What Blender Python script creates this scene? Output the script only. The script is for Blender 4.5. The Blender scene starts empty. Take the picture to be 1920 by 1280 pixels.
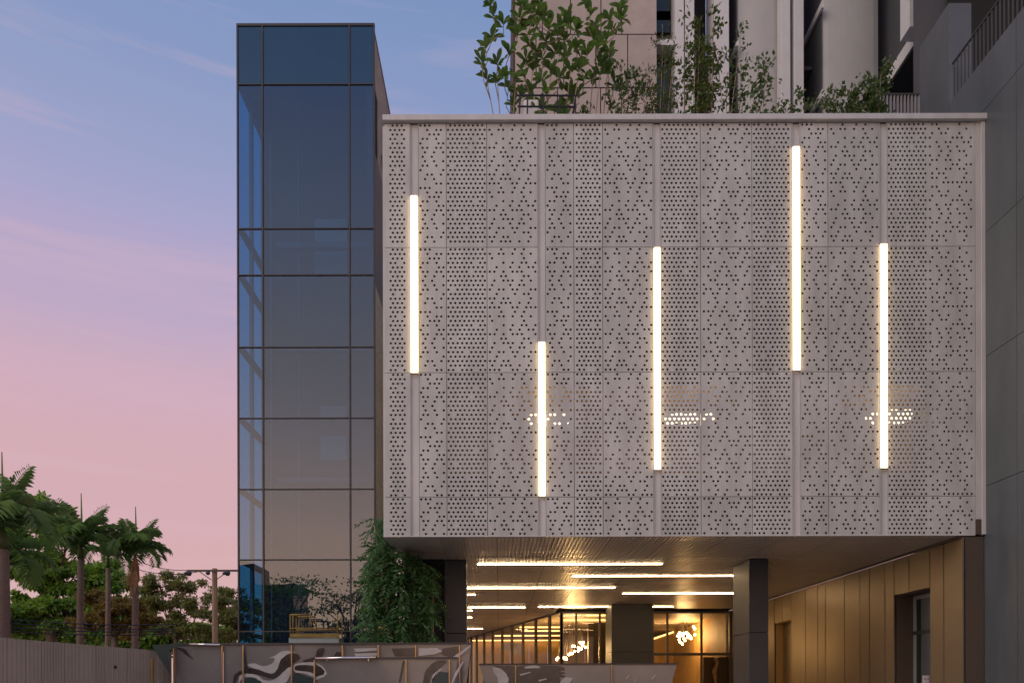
import bpy, math, random
import numpy as np
from mathutils import Vector, Matrix
random.seed(7); RNG = np.random.default_rng(7)
S = bpy.context.scene
COL = S.collection
# ------------------------------------------------------------------ camera
F, VX, VY, EYE = 1400.0, 936.0, 1286.0, 1.6
D0 = 15.4
cd = bpy.data.cameras.new("camera"); cam = bpy.data.objects.new("camera", cd); COL.objects.link(cam)
cam.location = (0, 0, EYE); cam.rotation_euler = (math.radians(90), math.radians(0.14), 0)
cd.sensor_width = 36; cd.lens = 36 * F / 1920
cd.shift_x = (960 - VX) / 1920; cd.shift_y = (VY - 640) / 1920
cd.clip_start = 0.1; cd.clip_end = 3000
S.camera = cam
# ------------------------------------------------------------------ world, sun, exposure
S.view_settings.view_transform = 'Standard'; S.view_settings.look = 'None'
S.view_settings.exposure = 0; S.view_settings.gamma = 1; S.view_settings.use_curve_mapping = False
W = bpy.data.worlds.new("World"); S.world = W; W.use_nodes = True
nt = W.node_tree; N = nt.nodes; L = nt.links; N.clear()
def wn(t, **k):
    n = N.new(t)
    for a, b in k.items(): setattr(n, a, b)
    return n
def srgb(r, g, b):
    f = lambda c: (c/255/12.92) if c/255 <= .04045 else ((c/255+.055)/1.055)**2.4
    return (f(r), f(g), f(b), 1)
def ramp(node, stops):
    e = node.color_ramp.elements
    while len(e) > 1: e.remove(e[-1])
    e[0].position, e[0].color = stops[0]
    for p, c in stops[1:]:
        x = e.new(p); x.color = c
tc = wn('ShaderNodeTexCoord'); sep = wn('ShaderNodeSeparateXYZ'); L.new(tc.outputs['Generated'], sep.inputs[0])
mp = wn('ShaderNodeMapping'); mp.inputs['Scale'].default_value = (1.2, 1.2, 8); mp.inputs['Rotation'].default_value = (0, .04, 0)
L.new(tc.outputs['Generated'], mp.inputs[0])
nz = wn('ShaderNodeTexNoise'); nz.inputs['Scale'].default_value = 1.6; nz.inputs['Detail'].default_value = 5; nz.inputs['Roughness'].default_value = .5
L.new(mp.outputs[0], nz.inputs['Vector'])
ma = wn('ShaderNodeMath', operation='MULTIPLY_ADD'); L.new(nz.outputs[0], ma.inputs[0]); ma.inputs[1].default_value = .07
sb = wn('ShaderNodeMath', operation='SUBTRACT'); L.new(sep.outputs['Z'], sb.inputs[0]); sb.inputs[1].default_value = .035
L.new(sb.outputs[0], ma.inputs[2])
r1 = wn('ShaderNodeValToRGB'); L.new(ma.outputs[0], r1.inputs[0])
ramp(r1, [(0, srgb(214,178,180)), (.10, srgb(217,175,175)), (.20, srgb(215,173,178)), (.29, srgb(213,173,183)), (.35, srgb(210,174,190)),
          (.40, srgb(199,172,195)), (.45, srgb(182,168,201)), (.50, srgb(168,166,204)), (.56, srgb(153,162,201)), (.65, srgb(130,152,195)), (.8, srgb(96,128,184)), (1, srgb(78,110,170))])
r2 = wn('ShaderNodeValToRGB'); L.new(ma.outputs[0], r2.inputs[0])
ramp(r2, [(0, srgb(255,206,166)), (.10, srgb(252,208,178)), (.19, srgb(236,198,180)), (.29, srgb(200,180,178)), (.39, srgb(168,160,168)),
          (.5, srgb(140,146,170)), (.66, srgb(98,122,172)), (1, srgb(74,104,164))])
wm = wn('ShaderNodeMapping'); wm.inputs['Scale'].default_value = (1.0, 1.0, 16); wm.inputs['Rotation'].default_value = (0, .10, 0); wm.inputs['Location'].default_value = (3.1, .4, 1.7); L.new(tc.outputs['Generated'], wm.inputs[0])
wz = wn('ShaderNodeTexNoise'); wz.inputs['Scale'].default_value = 2.1; wz.inputs['Detail'].default_value = 7; wz.inputs['Roughness'].default_value = .55; wz.inputs['Distortion'].default_value = .4; L.new(wm.outputs[0], wz.inputs['Vector'])
wr = wn('ShaderNodeMapRange'); wr.inputs[1].default_value = .53; wr.inputs[2].default_value = .74; wr.inputs[4].default_value = .34; L.new(wz.outputs[0], wr.inputs[0])
wx = wn('ShaderNodeMix', data_type='RGBA'); L.new(wr.outputs[0], wx.inputs[0]); L.new(r1.outputs[0], wx.inputs[6]); wx.inputs[7].default_value = srgb(222,184,196)
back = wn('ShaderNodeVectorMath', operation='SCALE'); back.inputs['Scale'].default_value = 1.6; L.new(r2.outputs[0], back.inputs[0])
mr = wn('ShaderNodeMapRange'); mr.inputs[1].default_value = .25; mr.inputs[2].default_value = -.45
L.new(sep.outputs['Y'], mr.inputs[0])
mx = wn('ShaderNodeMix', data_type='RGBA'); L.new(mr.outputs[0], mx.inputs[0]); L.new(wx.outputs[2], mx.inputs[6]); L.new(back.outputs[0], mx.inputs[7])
SUN_EL, SUN_AZ = math.radians(32), math.radians(232)
sky = wn('ShaderNodeTexSky', sky_type='NISHITA'); sky.sun_disc = False; sky.sun_elevation = SUN_EL; sky.sun_rotation = SUN_AZ
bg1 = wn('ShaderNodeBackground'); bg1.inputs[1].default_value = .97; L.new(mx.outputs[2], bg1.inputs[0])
bg2 = wn('ShaderNodeBackground'); bg2.inputs[1].default_value = .004; L.new(sky.outputs[0], bg2.inputs[0])
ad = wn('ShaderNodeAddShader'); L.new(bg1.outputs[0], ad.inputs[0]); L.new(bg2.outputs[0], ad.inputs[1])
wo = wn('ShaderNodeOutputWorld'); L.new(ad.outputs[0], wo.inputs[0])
sd = bpy.data.lights.new("sun", 'SUN'); sd.energy = 1.12; sd.angle = math.radians(40); sd.color = (1, .90, .78)
so = bpy.data.objects.new("sun", sd); COL.objects.link(so)
so.rotation_euler = (math.radians(56), 0, math.radians(-52)); so.location = (0, -20, 40)
S.render.engine = 'CYCLES'
S.cycles.max_bounces = 8; S.cycles.transparent_max_bounces = 24; S.cycles.caustics_reflective = False; S.cycles.caustics_refractive = False
S.cycles.sample_clamp_indirect = 15

# ------------------------------------------------------------------ helpers
def X(px, d): return (px - VX) / F * d
def Z(py, d): return EYE + (VY - py) / F * d
MATS = {}
def mat(name, col, rough=.6, metal=0, noise=None, col2=None, bump=0, bscale=30, emit=None, estr=0, spec=.5, rnd=0, stretch=(1,1,1)):
    m = bpy.data.materials.new(name); m.use_nodes = True; n = m.node_tree.nodes; l = m.node_tree.links
    b = n['Principled BSDF']; b.inputs['Roughness'].default_value = rough; b.inputs['Metallic'].default_value = metal
    b.inputs['Specular IOR Level'].default_value = spec
    b.inputs['Base Color'].default_value = (*col, 1)
    t = n.new('ShaderNodeTexCoord'); g = n.new('ShaderNodeNewGeometry'); mpn = n.new('ShaderNodeMapping'); mpn.inputs['Scale'].default_value = stretch
    l.new(g.outputs['Position'], mpn.inputs[0])
    last = None
    if noise:
        x = n.new('ShaderNodeTexNoise'); x.inputs['Scale'].default_value = noise; x.inputs['Detail'].default_value = 6; x.inputs['Roughness'].default_value = .62
        l.new(mpn.outputs[0], x.inputs['Vector'])
        r = n.new('ShaderNodeMapRange'); r.inputs[1].default_value = .32; r.inputs[2].default_value = .68; l.new(x.outputs[0], r.inputs[0])
        k = n.new('ShaderNodeMix'); k.data_type = 'RGBA'; l.new(r.outputs[0], k.inputs[0])
        k.inputs[6].default_value = (*col, 1); k.inputs[7].default_value = (*(col2 or [c*.75 for c in col]), 1)
        last = k.outputs[2]
    if rnd:
        oi = n.new('ShaderNodeObjectInfo'); r = n.new('ShaderNodeMapRange'); r.inputs[3].default_value = 1-rnd; r.inputs[4].default_value = 1+rnd
        l.new(oi.outputs['Random'], r.inputs[0])
        h = n.new('ShaderNodeHueSaturation'); l.new(r.outputs[0], h.inputs['Value'])
        if last: l.new(last, h.inputs['Color'])
        else: h.inputs['Color'].default_value = (*col, 1)
        last = h.outputs[0]
    if last: l.new(last, b.inputs['Base Color'])
    if bump:
        x = n.new('ShaderNodeTexNoise'); x.inputs['Scale'].default_value = bscale; x.inputs['Detail'].default_value = 4
        l.new(mpn.outputs[0], x.inputs['Vector'])
        bp = n.new('ShaderNodeBump'); bp.inputs['Strength'].default_value = bump; bp.inputs['Distance'].default_value = .02
        l.new(x.outputs[0], bp.inputs['Height']); l.new(bp.outputs[0], b.inputs['Normal'])
    if emit:
        b.inputs['Emission Color'].default_value = (*emit, 1); b.inputs['Emission Strength'].default_value = estr
    MATS[name] = m
    return m
def glass(name, tint, refl, rough=.0, rtint=(1,1,1), ior=.5):
    m = bpy.data.materials.new(name); m.use_nodes = True; n = m.node_tree.nodes; l = m.node_tree.links; n.clear()
    t = n.new('ShaderNodeBsdfTransparent'); t.inputs[0].default_value = (*tint, 1)
    g = n.new('ShaderNodeBsdfGlossy'); g.inputs['Roughness'].default_value = rough; g.inputs['Color'].default_value = (*rtint, 1)
    lw = n.new('ShaderNodeLayerWeight'); lw.inputs[0].default_value = .5
    pw = n.new('ShaderNodeMath'); pw.operation = 'POWER'; pw.inputs[1].default_value = 4; l.new(lw.outputs['Facing'], pw.inputs[0])
    ml = n.new('ShaderNodeMath'); ml.operation = 'MULTIPLY'; ml.inputs[1].default_value = ior; l.new(pw.outputs[0], ml.inputs[0])
    a = n.new('ShaderNodeMath'); a.operation = 'ADD'; a.inputs[1].default_value = refl; a.use_clamp = True; l.new(ml.outputs[0], a.inputs[0])
    x = n.new('ShaderNodeMixShader'); l.new(a.outputs[0], x.inputs[0]); l.new(t.outputs[0], x.inputs[1]); l.new(g.outputs[0], x.inputs[2])
    tcn = n.new('ShaderNodeNewGeometry'); nzn = n.new('ShaderNodeTexNoise'); nzn.inputs['Scale'].default_value = .5; nzn.inputs['Detail'].default_value = 1
    l.new(tcn.outputs['Position'], nzn.inputs['Vector'])
    bp = n.new('ShaderNodeBump'); bp.inputs['Strength'].default_value = .12; bp.inputs['Distance'].default_value = .06; l.new(nzn.outputs[0], bp.inputs['Height']); l.new(bp.outputs[0], g.inputs['Normal'])
    o = n.new('ShaderNodeOutputMaterial'); l.new(x.outputs[0], o.inputs[0])
    MATS[name] = m; return m
def emat(name, col, s):
    m = bpy.data.materials.new(name); m.use_nodes = True; n = m.node_tree.nodes; n.clear()
    e = n.new('ShaderNodeEmission'); e.inputs[0].default_value = (*col, 1); e.inputs[1].default_value = s
    o = n.new('ShaderNodeOutputMaterial'); m.node_tree.links.new(e.outputs[0], o.inputs[0]); MATS[name] = m; return m
def leafmat(name, c1, c2, scale=.8, rough=.45):
    m = mat(name, c1, rough, noise=scale, col2=c2)
    n = m.node_tree.nodes; l = m.node_tree.links; b = n['Principled BSDF']
    b.inputs['Transmission Weight'].default_value = 0
    tr = n.new('ShaderNodeBsdfTranslucent'); tr.inputs[0].default_value = (c1[0]*1.6, c1[1]*1.6, c1[2], 1)
    x = n.new('ShaderNodeMixShader'); x.inputs[0].default_value = .38
    l.new(b.outputs[0], x.inputs[1]); l.new(tr.outputs[0], x.inputs[2]); l.new(x.outputs[0], n['Material Output'].inputs[0])
    return m

def tag(o, label=None, cat=None, group=None, kind=None):
    if label: o['label'] = label
    if cat: o['category'] = cat
    if group: o['group'] = group
    if kind: o['kind'] = kind
    return o
def absloc(o):
    v = Vector((0,0,0))
    while o: v = v + o.location; o = o.parent
    return v
def empty(name, loc, label, cat, group=None):
    o = bpy.data.objects.new(name, None); COL.objects.link(o); o.location = loc; o.empty_display_size = .2
    return tag(o, label, cat, group)
def link_mesh(name, me, parent, loc):
    o = bpy.data.objects.new(name, me); COL.objects.link(o)
    if parent: o.parent = parent; o.location = Vector(loc) - absloc(parent)
    else: o.location = loc
    return o
class MB:
    def __init__(s): s.v = []; s.f = []; s.m = []
    def add(s, vs, fs, mi=0):
        k = len(s.v); s.v += [tuple(a) for a in vs]; s.f += [tuple(k+i for i in f) for f in fs]; s.m += [mi]*len(fs); return s
    def box(s, x0, x1, y0, y1, z0, z1, mi=0):
        x0, x1 = sorted((x0, x1)); y0, y1 = sorted((y0, y1)); z0, z1 = sorted((z0, z1))
        return s.add([(x0,y0,z0),(x1,y0,z0),(x1,y1,z0),(x0,y1,z0),(x0,y0,z1),(x1,y0,z1),(x1,y1,z1),(x0,y1,z1)],
                     [(0,3,2,1),(4,5,6,7),(0,1,5,4),(1,2,6,5),(2,3,7,6),(3,0,4,7)], mi)
    def prism(s, poly, off, mi=0):      # poly: 3D points, extruded by off
        n = len(poly); p = [Vector(a) for a in poly]; o = Vector(off)
        return s.add(p + [a+o for a in p], [tuple(range(n)), tuple(range(2*n-1, n-1, -1))] + [(i, (i+1)%n + 0, (i+1)%n+n, i+n)[::-1] for i in range(n)], mi)
    def tube(s, pts, rs, n=6, mi=0, cap=True):
        pts = [Vector(p) for p in pts]
        if not hasattr(rs, '__len__'): rs = [rs]*len(pts)
        rings = []
        for i, p in enumerate(pts):
            t = (pts[min(i+1, len(pts)-1)] - pts[max(i-1, 0)]).normalized()
            a = t.cross(Vector((0,0,1)) if abs(t.z) < .9 else Vector((1,0,0))).normalized(); b = t.cross(a)
            rings.append([p + (a*math.cos(q) + b*math.sin(q))*rs[i] for q in [2*math.pi*j/n for j in range(n)]])
        vs = [v for r in rings for v in r]; fs = []
        for i in range(len(pts)-1):
            for j in range(n): fs.append((i*n+j, i*n+(j+1)%n, (i+1)*n+(j+1)%n, (i+1)*n+j))
        if cap: fs += [tuple(range(n))[::-1], tuple(range((len(pts)-1)*n, len(pts)*n))]
        return s.add(vs, fs, mi)
    def ball(s, c, r, n=8, h=5, mi=0):
        vs = []; fs = []
        for i in range(1, h):
            a = math.pi*i/h
            for j in range(n): b = 2*math.pi*j/n; vs.append((c[0]+r*math.sin(a)*math.cos(b), c[1]+r*math.sin(a)*math.sin(b), c[2]+r*math.cos(a)))
        for i in range(h-2):
            for j in range(n): fs.append((i*n+j, (i+1)*n+j, (i+1)*n+(j+1)%n, i*n+(j+1)%n))
        t = len(vs); vs += [(c[0],c[1],c[2]+r),(c[0],c[1],c[2]-r)]
        for j in range(n): fs += [(t, j, (j+1)%n), (t+1, (h-2)*n+(j+1)%n, (h-2)*n+j)]
        return s.add(vs, fs, mi)
    def build(s, name, mats, parent=None, label=None, cat=None, group=None, kind=None, smooth=False, bevel=0):
        if not isinstance(mats, (list, tuple)): mats = [mats]
        a = np.array(s.v, dtype=float); lo, hi = a.min(0), a.max(0); c = (lo+hi)/2
        me = bpy.data.meshes.new(name); me.from_pydata((a-c).tolist(), [], s.f)
        for m in mats: me.materials.append(m)
        if len(mats) > 1: me.polygons.foreach_set('material_index', s.m)
        if smooth: me.polygons.foreach_set('use_smooth', [True]*len(me.polygons))
        o = link_mesh(name, me, parent, c)
        if bevel:
            b = o.modifiers.new('bevel', 'BEVEL'); b.width = bevel; b.segments = 2; b.limit_method = 'ANGLE'
        return tag(o, label, cat, group, kind)
def box(name, m, parent, x0, x1, y0, y1, z0, z1, bevel=0, **k):
    return MB().box(x0, x1, y0, y1, z0, z1).build(name, m, parent, bevel=bevel, **k)
def copy_tree(o, parent=None):
    kids = [c for c in bpy.data.objects if c.parent == o]
    c = o.copy(); COL.objects.link(c); c.parent = parent
    for k in kids: copy_tree(k, c)
    return c
def quadcloud(name, P, Nn, U, ln, wd, m, parent, kind='stuff', label=None, fold=.25):
    """leaf mesh: for each point a pointed leaf (4 verts, 2 tris folded) along U with width axis N x U"""
    n = len(P); Wd = np.cross(Nn, U); Wd /= np.linalg.norm(Wd, axis=1)[:, None] + 1e-9
    ln = ln[:, None]; wd = wd[:, None]
    a = P; b = P + U*ln*.5 + Wd*wd*.5 + Nn*ln*fold*.25; c = P + U*ln - Nn*ln*fold*.3; d = P + U*ln*.5 - Wd*wd*.5 + Nn*ln*fold*.25
    V = np.stack([a, b, c, d], 1).reshape(-1, 3); cen = (V.min(0)+V.max(0))/2; V = V - cen
    me = bpy.data.meshes.new(name); me.vertices.add(4*n); me.vertices.foreach_set('co', V.ravel())
    idx = np.arange(n)[:, None]*4; tri = np.concatenate([idx+[0,1,2], idx+[0,2,3]], 1).reshape(-1)
    me.loops.add(6*n); me.loops.foreach_set('vertex_index', tri.astype(np.int32))
    me.polygons.add(2*n); me.polygons.foreach_set('loop_start', np.arange(0, 6*n, 3, dtype=np.int32)); 
    me.update(calc_edges=True); me.materials.append(m)
    o = link_mesh(name, me, parent, cen); tag(o, label, None, None, kind); return o
def unit(v): return v/(np.linalg.norm(v, axis=-1, keepdims=True)+1e-9)

# ------------------------------------------------------------------ materials
screen = mat('pale_painted_aluminium', (.515,.50,.468), .55, noise=3.0, col2=(.385,.37,.345), bump=.05, bscale=6, stretch=(1,1,.28), rnd=.09, metal=.0)
trim = mat('pale_trim_metal', (.55,.525,.50), .45, noise=3, col2=(.46,.44,.42), stretch=(1,1,.3))
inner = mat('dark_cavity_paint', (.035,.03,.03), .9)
soff = None
charcoal = mat('charcoal_cladding', (.035,.036,.04), .5, noise=1.5, col2=(.045,.044,.046))
bluegrey = mat('blue_grey_panel', (.105,.118,.130), .38, noise=1.3, col2=(.075,.085,.092), bump=.03, bscale=3, stretch=(1,1,.3), rnd=.06)
bronze = mat('bronze_wall_panel', (.22,.162,.095), .40, metal=.45, noise=.9, col2=(.20,.14,.08), rnd=.1, bump=.03, bscale=2.5)
bronzed = mat('dark_bronze_panel', (.09,.06,.042), .5, noise=1, col2=(.07,.05,.036))
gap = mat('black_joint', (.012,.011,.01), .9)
mull = mat('dark_window_metal', (.04,.032,.032), .5)
lobbym = mat('lobby_mullion', (.12,.10,.08), .45, metal=.4)
tglass = glass('blue_tinted_glass', (.42,.60,.72), .145, rtint=(.85,.82,.80))
tside = glass('blue_side_glass', (.36,.76,.92), .02, ior=.2)
lglass = glass('clear_lobby_glass', (.88,.86,.80), .02, ior=.12)
spandrel = mat('blue_spandrel_glass', (.018,.06,.11), .12, noise=.5, col2=(.015,.05,.09), spec=.9)
beige = mat('beige_stone_tile', (.43,.36,.32), .7, noise=2, col2=(.37,.31,.275), rnd=.04)
browngap = mat('brown_joint', (.07,.035,.028), .8)
towerc = mat('smooth_pale_render', (.48,.47,.445), .75, noise=.7, col2=(.43,.42,.40))
finw = mat('white_fin_paint', (.63,.62,.61), .6, noise=2, col2=(.58,.555,.55))
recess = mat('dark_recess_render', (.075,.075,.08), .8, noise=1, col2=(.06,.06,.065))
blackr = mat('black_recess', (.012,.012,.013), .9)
winm = mat('dark_window_glass', (.02,.03,.024), .15)
concrete = mat('weathered_concrete', (.48,.42,.36), .85, noise=2.5, col2=(.30,.27,.24), bump=.2, bscale=12)
greygreen = mat('grey_green_cladding', (.20,.20,.18), .7, noise=2, col2=(.16,.16,.15))
olive_lit = mat('warm_lit_perforated_metal', (.56,.50,.30), .55, noise=2, col2=(.48,.43,.27))  # yellow tint stands in for warm light falling on the tower side
shaft = mat('lift_shaft_wall', (.17,.12,.11), .8, noise=.8, col2=(.14,.10,.09))
shaftpale = mat('pale_shaft_panel', (.42,.42,.42), .6)
steelgrey = mat('grey_steel_frame', (.20,.22,.25), .6)
bark = mat('grey_brown_bark', (.16,.11,.08), .9, noise=8, col2=(.09,.065,.05), bump=.5, bscale=25)
palebark = mat('pale_tan_bark', (.38,.28,.20), .85, noise=14, col2=(.26,.19,.14), bump=.4, bscale=40)
palmtrunk = mat('palm_trunk_bark', (.22,.15,.115), .85, noise=5, col2=(.13,.09,.07), bump=.5, bscale=9, stretch=(1,1,6))
shaftorange = mat('dry_palm_sheath', (.42,.22,.09), .8, noise=6, col2=(.20,.10,.05))
polec = mat('utility_pole_concrete', (.36,.24,.14), .85, noise=4, col2=(.26,.17,.10))
fence = mat('taupe_sheet_metal', (.31,.265,.22), .5, noise=1.5, col2=(.26,.225,.19), metal=.1, bump=.03, bscale=3)
brass = mat('brass_post', (.5,.33,.16), .3, metal=.8, noise=6, col2=(.34,.21,.10))
print_t = mat('glossy_taupe_print', (.185,.168,.163), .12, metal=.12, noise=1.1, col2=(.135,.124,.12), bump=.12, bscale=2.2)
print_d = mat('dark_print_ink', (.022,.018,.018), .16, noise=5, col2=(.05,.04,.04))
print_l = mat('pale_print_ink', (.42,.40,.39), .15, noise=5, col2=(.32,.29,.28))
tealdark = mat('dark_teal_panel', (.012,.032,.034), .25)
tarp = mat('green_tarp', (.02,.035,.028), .8, noise=6, col2=(.014,.024,.02))
yellow = mat('yellow_safety_paint', (.25,.155,.02), .6, noise=9, col2=(.15,.10,.02))
palegreen = mat('pale_basket_panel', (.24,.28,.27), .6)
ground = mat('paving', (.42,.39,.35), .75, noise=.6, col2=(.35,.32,.29), bump=.15, bscale=6)
ceilm = mat('lobby_ceiling', (.62,.50,.36), .5)
goldw = mat('gold_wall_panel', (.46,.29,.11), .6, metal=.0, noise=.8, col2=(.36,.22,.08), rnd=.08)
lobbyfloor = mat('lobby_floor', (.25,.18,.11), .2, noise=.5)
barmat = emat('facade_light_tube', (1.0,.72,.38), 6.5)
slot = emat('ceiling_light_strip', (1.0,.68,.36), 50)
bulbm = emat('chandelier_bulb', (1.0,.60,.24), 55)
covem = emat('cove_light', (1.0,.58,.18), 4.5)
lampm = emat('upper_room_lamp', (1.0,.72,.40), 5)
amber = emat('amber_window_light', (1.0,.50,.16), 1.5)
white = mat('white_plastic', (.6,.55,.53), .5); red = mat('dark_red_mark', (.16,.04,.04), .6)
blackmetal = mat('black_rack_metal', (.015,.015,.024), .5)
railm = mat('grey_railing_metal', (.26,.25,.25), .5); raild = mat('dark_railing_metal', (.05,.048,.046), .5)
g_big = leafmat('glossy_broad_leaf', (.12,.19,.045), (.05,.10,.03), 3, .32)
g_mid = leafmat('mid_green_leaf', (.075,.13,.045), (.11,.13,.04), 2)
g_tree = leafmat('bright_tree_leaf', (.22,.35,.06), (.07,.15,.04), .6)
g_khaki_lit = leafmat('khaki_warm_lit_leaf', (.27,.27,.10), (.17,.19,.065), .5)  # leaf tone includes the warm light of streetlights outside the view
g_palm = leafmat('palm_leaf', (.18,.30,.085), (.10,.18,.06), .8, .4)
g_climb = leafmat('blue_green_leaf', (.11,.21,.08), (.05,.12,.05), 1.3, .4)

# ribbed, glossy soffit metal: fine ripples across the depth direction
def soffit_mat():
    m = mat('perforated_soffit_metal', (.62,.52,.43), .32, metal=.1, noise=.5, col2=(.54,.45,.37), rnd=.03)
    n = m.node_tree.nodes; l = m.node_tree.links; b = n['Principled BSDF']
    g = n.new('ShaderNodeNewGeometry'); mp = n.new('ShaderNodeMapping'); mp.inputs['Scale'].default_value = (.25, 1.15, 1); l.new(g.outputs['Position'], mp.inputs[0])
    x = n.new('ShaderNodeTexNoise'); x.inputs['Scale'].default_value = 1; x.inputs['Detail'].default_value = 2; l.new(mp.outputs[0], x.inputs['Vector'])
    bp = n.new('ShaderNodeBump'); bp.inputs['Strength'].default_value = .6; bp.inputs['Distance'].default_value = .06
    l.new(x.outputs[0], bp.inputs['Height']); l.new(bp.outputs[0], b.inputs['Normal'])
    return m
soff = soffit_mat()

# ------------------------------------------------------------------ ground
box('ground', ground, None, -900, 900, -600, 2200, -.5, 0, kind='structure')
box('sand_lot', mat('lot_soil', (.14,.11,.085), .95, noise=.4), None, -60, -8, 17, 90, -.3, .02, kind='structure')

# ================================================================== PODIUM BUILDING
sc = D0/F
XL, XR = X(722, D0), X(1848, D0)
ZT, ZB = Z(220, D0), Z(1005, D0)
XW = 9.57                               # bronze wall plane
pod = empty('cantilevered_building', (XL, D0, 0), 'wide box-shaped pavilion clad in pale perforated metal panels above the open colonnade', 'building')
def holes_plate(name, m, parent, x0, x1, z0, z1, hxs, rows, y, hr=.0255, th=.015, axis='x', ref=None):
    """plate in the plane y=const (axis x) with real round holes. rows: list of (zc, [hole centres])"""
    vs = []; fs = []
    rh = rows[0][0] - rows[1][0]; cell = hxs
    def P(a, z, t=0): return (a, y+t, z) if axis == 'x' else (y-t, a, z)
    def quad(a0, a1, b0, b1):
        if a1-a0 < 1e-4 or b1-b0 < 1e-4: return
        k = len(vs); vs.extend([P(a0,b0),P(a1,b0),P(a1,b1),P(a0,b1)]); fs.append((k,k+1,k+2,k+3))
    zt = z1
    for (zc, hs) in rows:
        za, zb = max(zc-rh/2, z0), min(zc+rh/2, z1)
        if zb < zt - 1e-4: quad(x0, x1, zb, zt)
        cur = x0
        for h in sorted(hs):
            a0, a1 = max(h-cell/2, x0+.001), min(h+cell/2, x1-.001)
            if h-hr < x0+.004 or h+hr > x1-.004 or zc-hr < z0+.004 or zc+hr > z1-.004: continue
            quad(cur, a0, za, zb); cur = a1
            k = len(vs)
            vs.extend([P(a0,za),P(a1,za),P(a1,zb),P(a0,zb)])
            oc = [(h+hr*math.cos(math.pi*(2*i+1)/8), zc+hr*math.sin(math.pi*(2*i+1)/8)) for i in range(8)]
            vs.extend([P(a,b) for a,b in oc]); vs.extend([P(a,b,th) for a,b in oc])
            o = k+4; q = k+12
            # octagon vertex order: 0=right-up,1=up-right,2=up-left,3=left-up,4=left-down,5=down-left,6=down-right,7=right-down
            fs.extend([(k+1,k+2,o+0,o+7),(k+2,k+3,o+2,o+1),(k+3,k+0,o+4,o+3),(k+0,k+1,o+6,o+5),
                       (k+2,o+1,o+0),(k+3,o+3,o+2),(k+0,o+5,o+4),(k+1,o+7,o+6)])
            for i in range(8): fs.append((o+i, o+(i+1)%8, q+(i+1)%8, q+i))
        quad(cur, x1, za, zb); zt = za
    quad(x0, x1, z0, zt)
    k = len(vs)                          # folded edges
    c = [(x0,z0),(x1,z0),(x1,z1),(x0,z1)]
    vs.extend([P(*a) for a in c]); vs.extend([P(*a, .035) for a in c])
    for i in range(4): fs.append((k+i, k+4+i, k+4+(i+1)%4, k+(i+1)%4))
    b = MB(); b.v = vs; b.f = fs; b.m = [0]*len(fs)
    return b.build(name, m, parent)
A = {0:[5,11,15],1:[0,4,6,10,14,18],2:[1,15],3:[6,10,14,16,20],4:[3,9,13,17,19],5:[0,2,6,10,12,14,20],6:[5,7,15,17],7:[2,6,8,10,14,18],
     8:[1,9,13,15],9:[0,4,6,10,12,18,20],10:[3,11,15,17],11:[0,2,6,8,18],12:[1,5,7,9,13,17],13:[0,2,4,10,12,16,18,20]}
B = {0:[0,2,4],1:[3,7,9],2:[4,6,8],3:[1,3,7],4:[0,8,10],5:[1,3,7,9],6:[2,6,10],7:[1,5],8:[2,6,10],9:[1,3,7],10:[0,10],11:[3,5,9],12:[2,6],13:[7,9]}
C = {0:[0,2,4,8,10,16,18,20],1:[3,7,11,13,15,19],2:[2,12,14,18,20],3:[3,5,9,17],4:[0,2,8,10,14,16,20],5:[5,7,11,19],6:[2,6,10,12,14,18],
     7:[3,5,13,15],8:[0,6,8,10,14,18,20],9:[1,3,7,11,17],10:[0,4,6,10,14],11:[5,19],12:[2,6,10,14,16,20],13:[5,9,15]}
E = {0:[19,21,31],1:[22,26,34],2:[19,23,25,31],3:[18,28,30,32,36],4:[21,25,27,33,35],5:[18,22,26,30,36],6:[23,27,31,33],7:[18,22,26,34],
     8:[19,21,25,27,31],9:[18,28,30,34,36],10:[21,25,27,31,33],11:[19,22,24,34],12:[19,21,25,33],13:[24,26,28,30,32,34,36]}
def pat(kind, r, total=28):
    q = r % 14
    if kind == 'A': return A[q]
    if kind == 'B': return B[q]
    if kind == 'C': return C[q]
    if kind == 'S':
        miss = {3:4,10:3,15:4,19:6,24:2,27:4}
        return [h for h in ([1,3,5] if r % 2 == 0 else [0,2,4,6]) if miss.get(r) != h]
    if kind == 'D':
        miss = {3:[12],5:[10],9:[2],17:[12],20:[3],23:[8],27:[4,12]}
        return [h for h in (range(1,16,2) if r % 2 == 0 else range(0,17,2)) if h not in miss.get(r, [])]
    if kind == 'N':
        miss = {1:[1],3:[7],7:[1],10:[6],13:[1],17:[7],21:[9],24:[0],27:[5,7]}
        return [h for h in (range(0,11,2) if r % 2 == 0 else range(1,10,2)) if h not in miss.get(r, [])]
    if kind == 'R':
        miss = {0:[4,12],4:[8],7:[13],12:[4],18:[14],22:[6],24:[4],27:[9]}
        return [h for h in (range(0,17,2) if r % 2 == 0 else range(1,17,2)) if h not in miss.get(r, [])]
    if kind == 'E':
        miss = {3:[12],5:[10],9:[2],17:[12],20:[3],23:[8],27:[4,12]}
        return [h for h in (range(1,16,2) if r % 2 == 0 else range(0,17,2)) if h not in miss.get(r, [])] + E[q]
HW = 4.27                                # half pitch in photo px
cols = [(723.5,770.5,'S',734.4),(787.5,838.5,'B',790.7),(839.5,914.5,'D',842.6),(915.5,1010,'A',920.3),(1025,1077.5,'B',1028.8),
        (1078.5,1131.5,'N',1083.8),(1132.5,1226,'A',1137.4),(1241.5,1315,'D',1244.5),(1316,1411.5,'C',1321.6),(1412.5,1487,'R',1416.4),
        (1502.5,1554,'B',1506.8),(1555,1650.5,'A',1561.2),(1666,1830.5,'E',1669.3)]
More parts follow.
